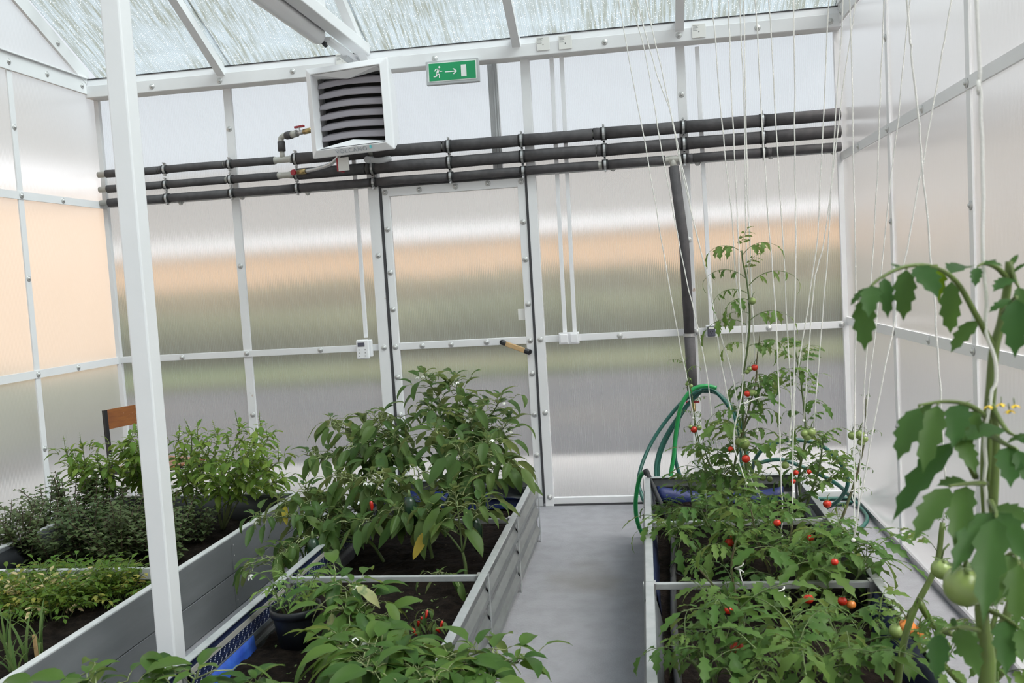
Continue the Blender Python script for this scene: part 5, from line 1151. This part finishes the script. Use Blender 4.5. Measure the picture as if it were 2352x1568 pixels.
ords = ['leftmost', 'second from left', 'third from left', 'fourth from left', 'fifth from left', 'sixth from left', 'seventh from left', 'eighth from left', 'ninth from left', 'tenth from left', 'eleventh from left', 'twelfth from left', 'thirteenth from left', 'fourteenth from left', 'fifteenth from left', 'sixteenth from left', 'seventeenth from left', 'third from right', 'second from right', 'rightmost']
for (Y, pts), od in zip(S, ords): string('white tomato string, %s where the strings leave the top' % od, Y, pts)
# twine tied round stems
for x, y, Y, lb_ in ((1710, 928, 4.1, 'white string knot tied round the tall tomato stem'), (1955, 1130, 4.05, 'white string loop tied on the right leaning stem'), (1698, 1305, 3.1, 'white string loop tied low on a thin stem'), (1792, 1360, 3.0, 'white string knot beside the tiny green fruit')):
    b0 = at(x, y, Y); k = MB(); k.tube([V((.014*math.cos(a_*.6), .01*math.sin(a_*.6), .003*a_-.015)) for a_ in range(12)], .0028, 5); k.tube([(0, 0, 0), (.004, -.01, -.03), (.012, -.01, -.055)], .0022, 5)
    tag(k.build('string_knot', 'twine', None, True, loc=b0), lb_, 'string')
b0 = at(1710, 928, 4.08); k = MB().tube([p-b0 for p in smooth_path(px(4.08, (1710, 928), (1725, 920), (1750, 912), (1778, 914)), 5)], .003, 5)
tag(k.build('string_tail', 'twine', None, True, loc=b0), 'loose white string end curving right from the knot', 'string')

# ------------------------------------------------------------------ hoses
gh = empty('garden_hose', (.262, 5.56, .55), 'dark teal garden hose coiled over the tap and along the floor', 'hose'); L = gh.location
def GH(pts, r=.0115):
    pts = [V((min(p.x, 1.165), min(p.y, 5.655), max(p.z, r+.001))) for p in pts]
    MB().tube([V(p)-L for p in smooth_path(pts, 7)], r, 8).build('hose_loop', 'hose_teal', gh, True)
GH([at(1610, 893, 5.5), at(1560, 930, 5.48), at(1500, 1010, 5.42), at(1468, 1090, 5.3), at(1475, 1140, 5.2), at(1500, 1175, 5.15), at(1560, 1200, 5.2)])
GH([at(1620, 890, 5.52), at(1570, 940, 5.5), at(1520, 1020, 5.46), at(1506, 1090, 5.4), at(1525, 1170, 5.3)])
GH([at(1615, 895, 5.54), at(1580, 930, 5.52), at(1530, 1010, 5.5), at(1512, 1070, 5.46), at(1520, 1130, 5.4), at(1560, 1180, 5.3)])
GH([at(1560, 960, 5.54), at(1550, 1040, 5.5), at(1565, 1100, 5.46), at(1600, 1170, 5.4)])
GH([at(1600, 893, 5.5), at(1640, 897, 5.5), at(1680, 945, 5.48), at(1700, 1010, 5.45), at(1702, 1070, 5.42), at(1690, 1130, 5.35)])
GH([at(1605, 897, 5.53), at(1650, 905, 5.52), at(1695, 960, 5.5), at(1715, 1040, 5.48), at(1712, 1110, 5.4)])
GH([fl(1720, 1120, .1), at(1740, 1045, 5.3), at(1800, 1012, 5.3), at(1880, 1020, 5.3), at(1935, 1070, 5.3), at(1945, 1120, 5.3), fl(1900, 1165, .02), fl(1800, 1175, .02)])
GH([at(1735, 1065, 5.35), at(1790, 1055, 5.35), at(1850, 1075, 5.35), at(1920, 1110, 5.35), fl(1975, 1150, .03), fl(1992, 1190, .015), fl(1960, 1225, .015), fl(1925, 1225, .015), fl(1850, 1215, .015)])
GH([fl(1800, 1165, .012), fl(1880, 1160, .012), fl(1950, 1155, .012), fl(1975, 1140, .012), fl(1940, 1128, .012), fl(1850, 1140, .012)])
g2 = empty('green_hose', at(1545, 1000, 5.44), 'bright green hose draped over the teal hose coil', 'hose'); L = g2.location
MB().tube([p-L for p in smooth_path([at(1646, 891, 5.46), at(1620, 886, 5.46), at(1590, 895, 5.45), at(1565, 930, 5.44), at(1553, 990, 5.44), at(1547, 1050, 5.43), at(1540, 1100, 5.4), at(1545, 1160, 5.3)], 7)], .0125, 8).build('hose_body', 'hose_green', g2, True)
g3 = empty('green_hose', at(1462, 1150, 4.93), 'bright green hose loop hanging at the corner of the right bed', 'hose'); L = g3.location
MB().tube([p-L for p in smooth_path([at(1484, 1082, 4.88), at(1470, 1095, 4.92), at(1461, 1140, 4.93), at(1461, 1180, 4.93), at(1468, 1210, 4.93), fl(1480, 1228, .015), fl(1500, 1232, .015)], 7)], .012, 8).build('hose_body', 'hose_green', g3, True)
MB().cyl(at(1481, 1078, 4.87)-L, at(1487, 1090, 4.86)-L, .015, 10).build('coupling', 'black_metal', g3, True)
irr = empty('irrigation_pipe', at(1545, 1400, 3.0), 'dark irrigation pipe lying lengthwise on the tomato bed soil', 'pipe'); L = irr.location
MB().tube([p-L for p in smooth_path([at(1485, 1080, 4.86), at(1495, 1105, 4.82), at(1515, 1150, 4.6), fl(1532, 1190, .25), fl(1545, 1240, .245), fl(1546, 1300, .245), fl(1547, 1400, .245), fl(1552, 1500, .245), fl(1560, 1600, .245), fl(1580, 1900, .245)], 6)], .0125, 10).build('pipe_body', 'hose_black', irr, True)
for pts in (([fl(1545, 1330, .25), fl(1540, 1305, .27), fl(1560, 1285, .28), fl(1600, 1275, .26)]), ([fl(1545, 1310, .25), fl(1575, 1325, .26), fl(1620, 1335, .25), fl(1700, 1325, .25)]), ([fl(1548, 1440, .25), fl(1600, 1450, .26), fl(1680, 1440, .25), fl(1760, 1445, .25)])):
    MB().tube([p-L for p in smooth_path(pts, 5)], .003, 6).build('drip_tube', 'rubber', irr, True)

# ------------------------------------------------------------------ chair behind the left bed
cb = empty('school_chair', (-3.03, 5.205, 0), 'worn plywood school chair with black metal frame behind the left bed', 'chair', rz=math.radians(246))
def CB(mb, n, m, bev=0):
    o = mb.build(n, m, cb)
    if bev: bevel(o, bev)
    return o
for x in (-.19, .19):
    CB(MB().bar((x, -.17, 0), (x, -.20, .80), .022, .022, V((0, 1, 0))), 'rear_leg', 'black_metal'); CB(MB().bar((x, .17, 0), (x, .16, .43), .022, .022, V((0, 1, 0))), 'front_leg', 'black_metal')
    CB(MB().box((x-.011, -.18, .41), (x+.011, .17, .432)), 'seat_rail', 'black_metal')
CB(MB().box((-.18, -.19, .415), (.18, -.17, .435)), 'cross_rail', 'black_metal'); CB(MB().box((-.18, .15, .415), (.18, .17, .435)), 'cross_rail', 'black_metal')
CB(MB().box((-.2, -.16, .435), (.2, .21, .45)), 'seat', 'plywood', .006)
m = MB(); vs = []
for i in range(9):
    t = i/8; x = -.2+.4*t; yb = -.185-.028*math.sin(math.pi*t)
    vs += [(x, yb, .68), (x, yb-.006, .80), (x, yb-.016, .80), (x, yb-.010, .68)]
m.add(vs, [(i*4+j, i*4+(j+1) % 4, (i+1)*4+(j+1) % 4, (i+1)*4+j) for i in range(8) for j in range(4)]+[(0, 3, 2, 1), (32, 33, 34, 35)]); CB(m, 'backrest', 'plywood')
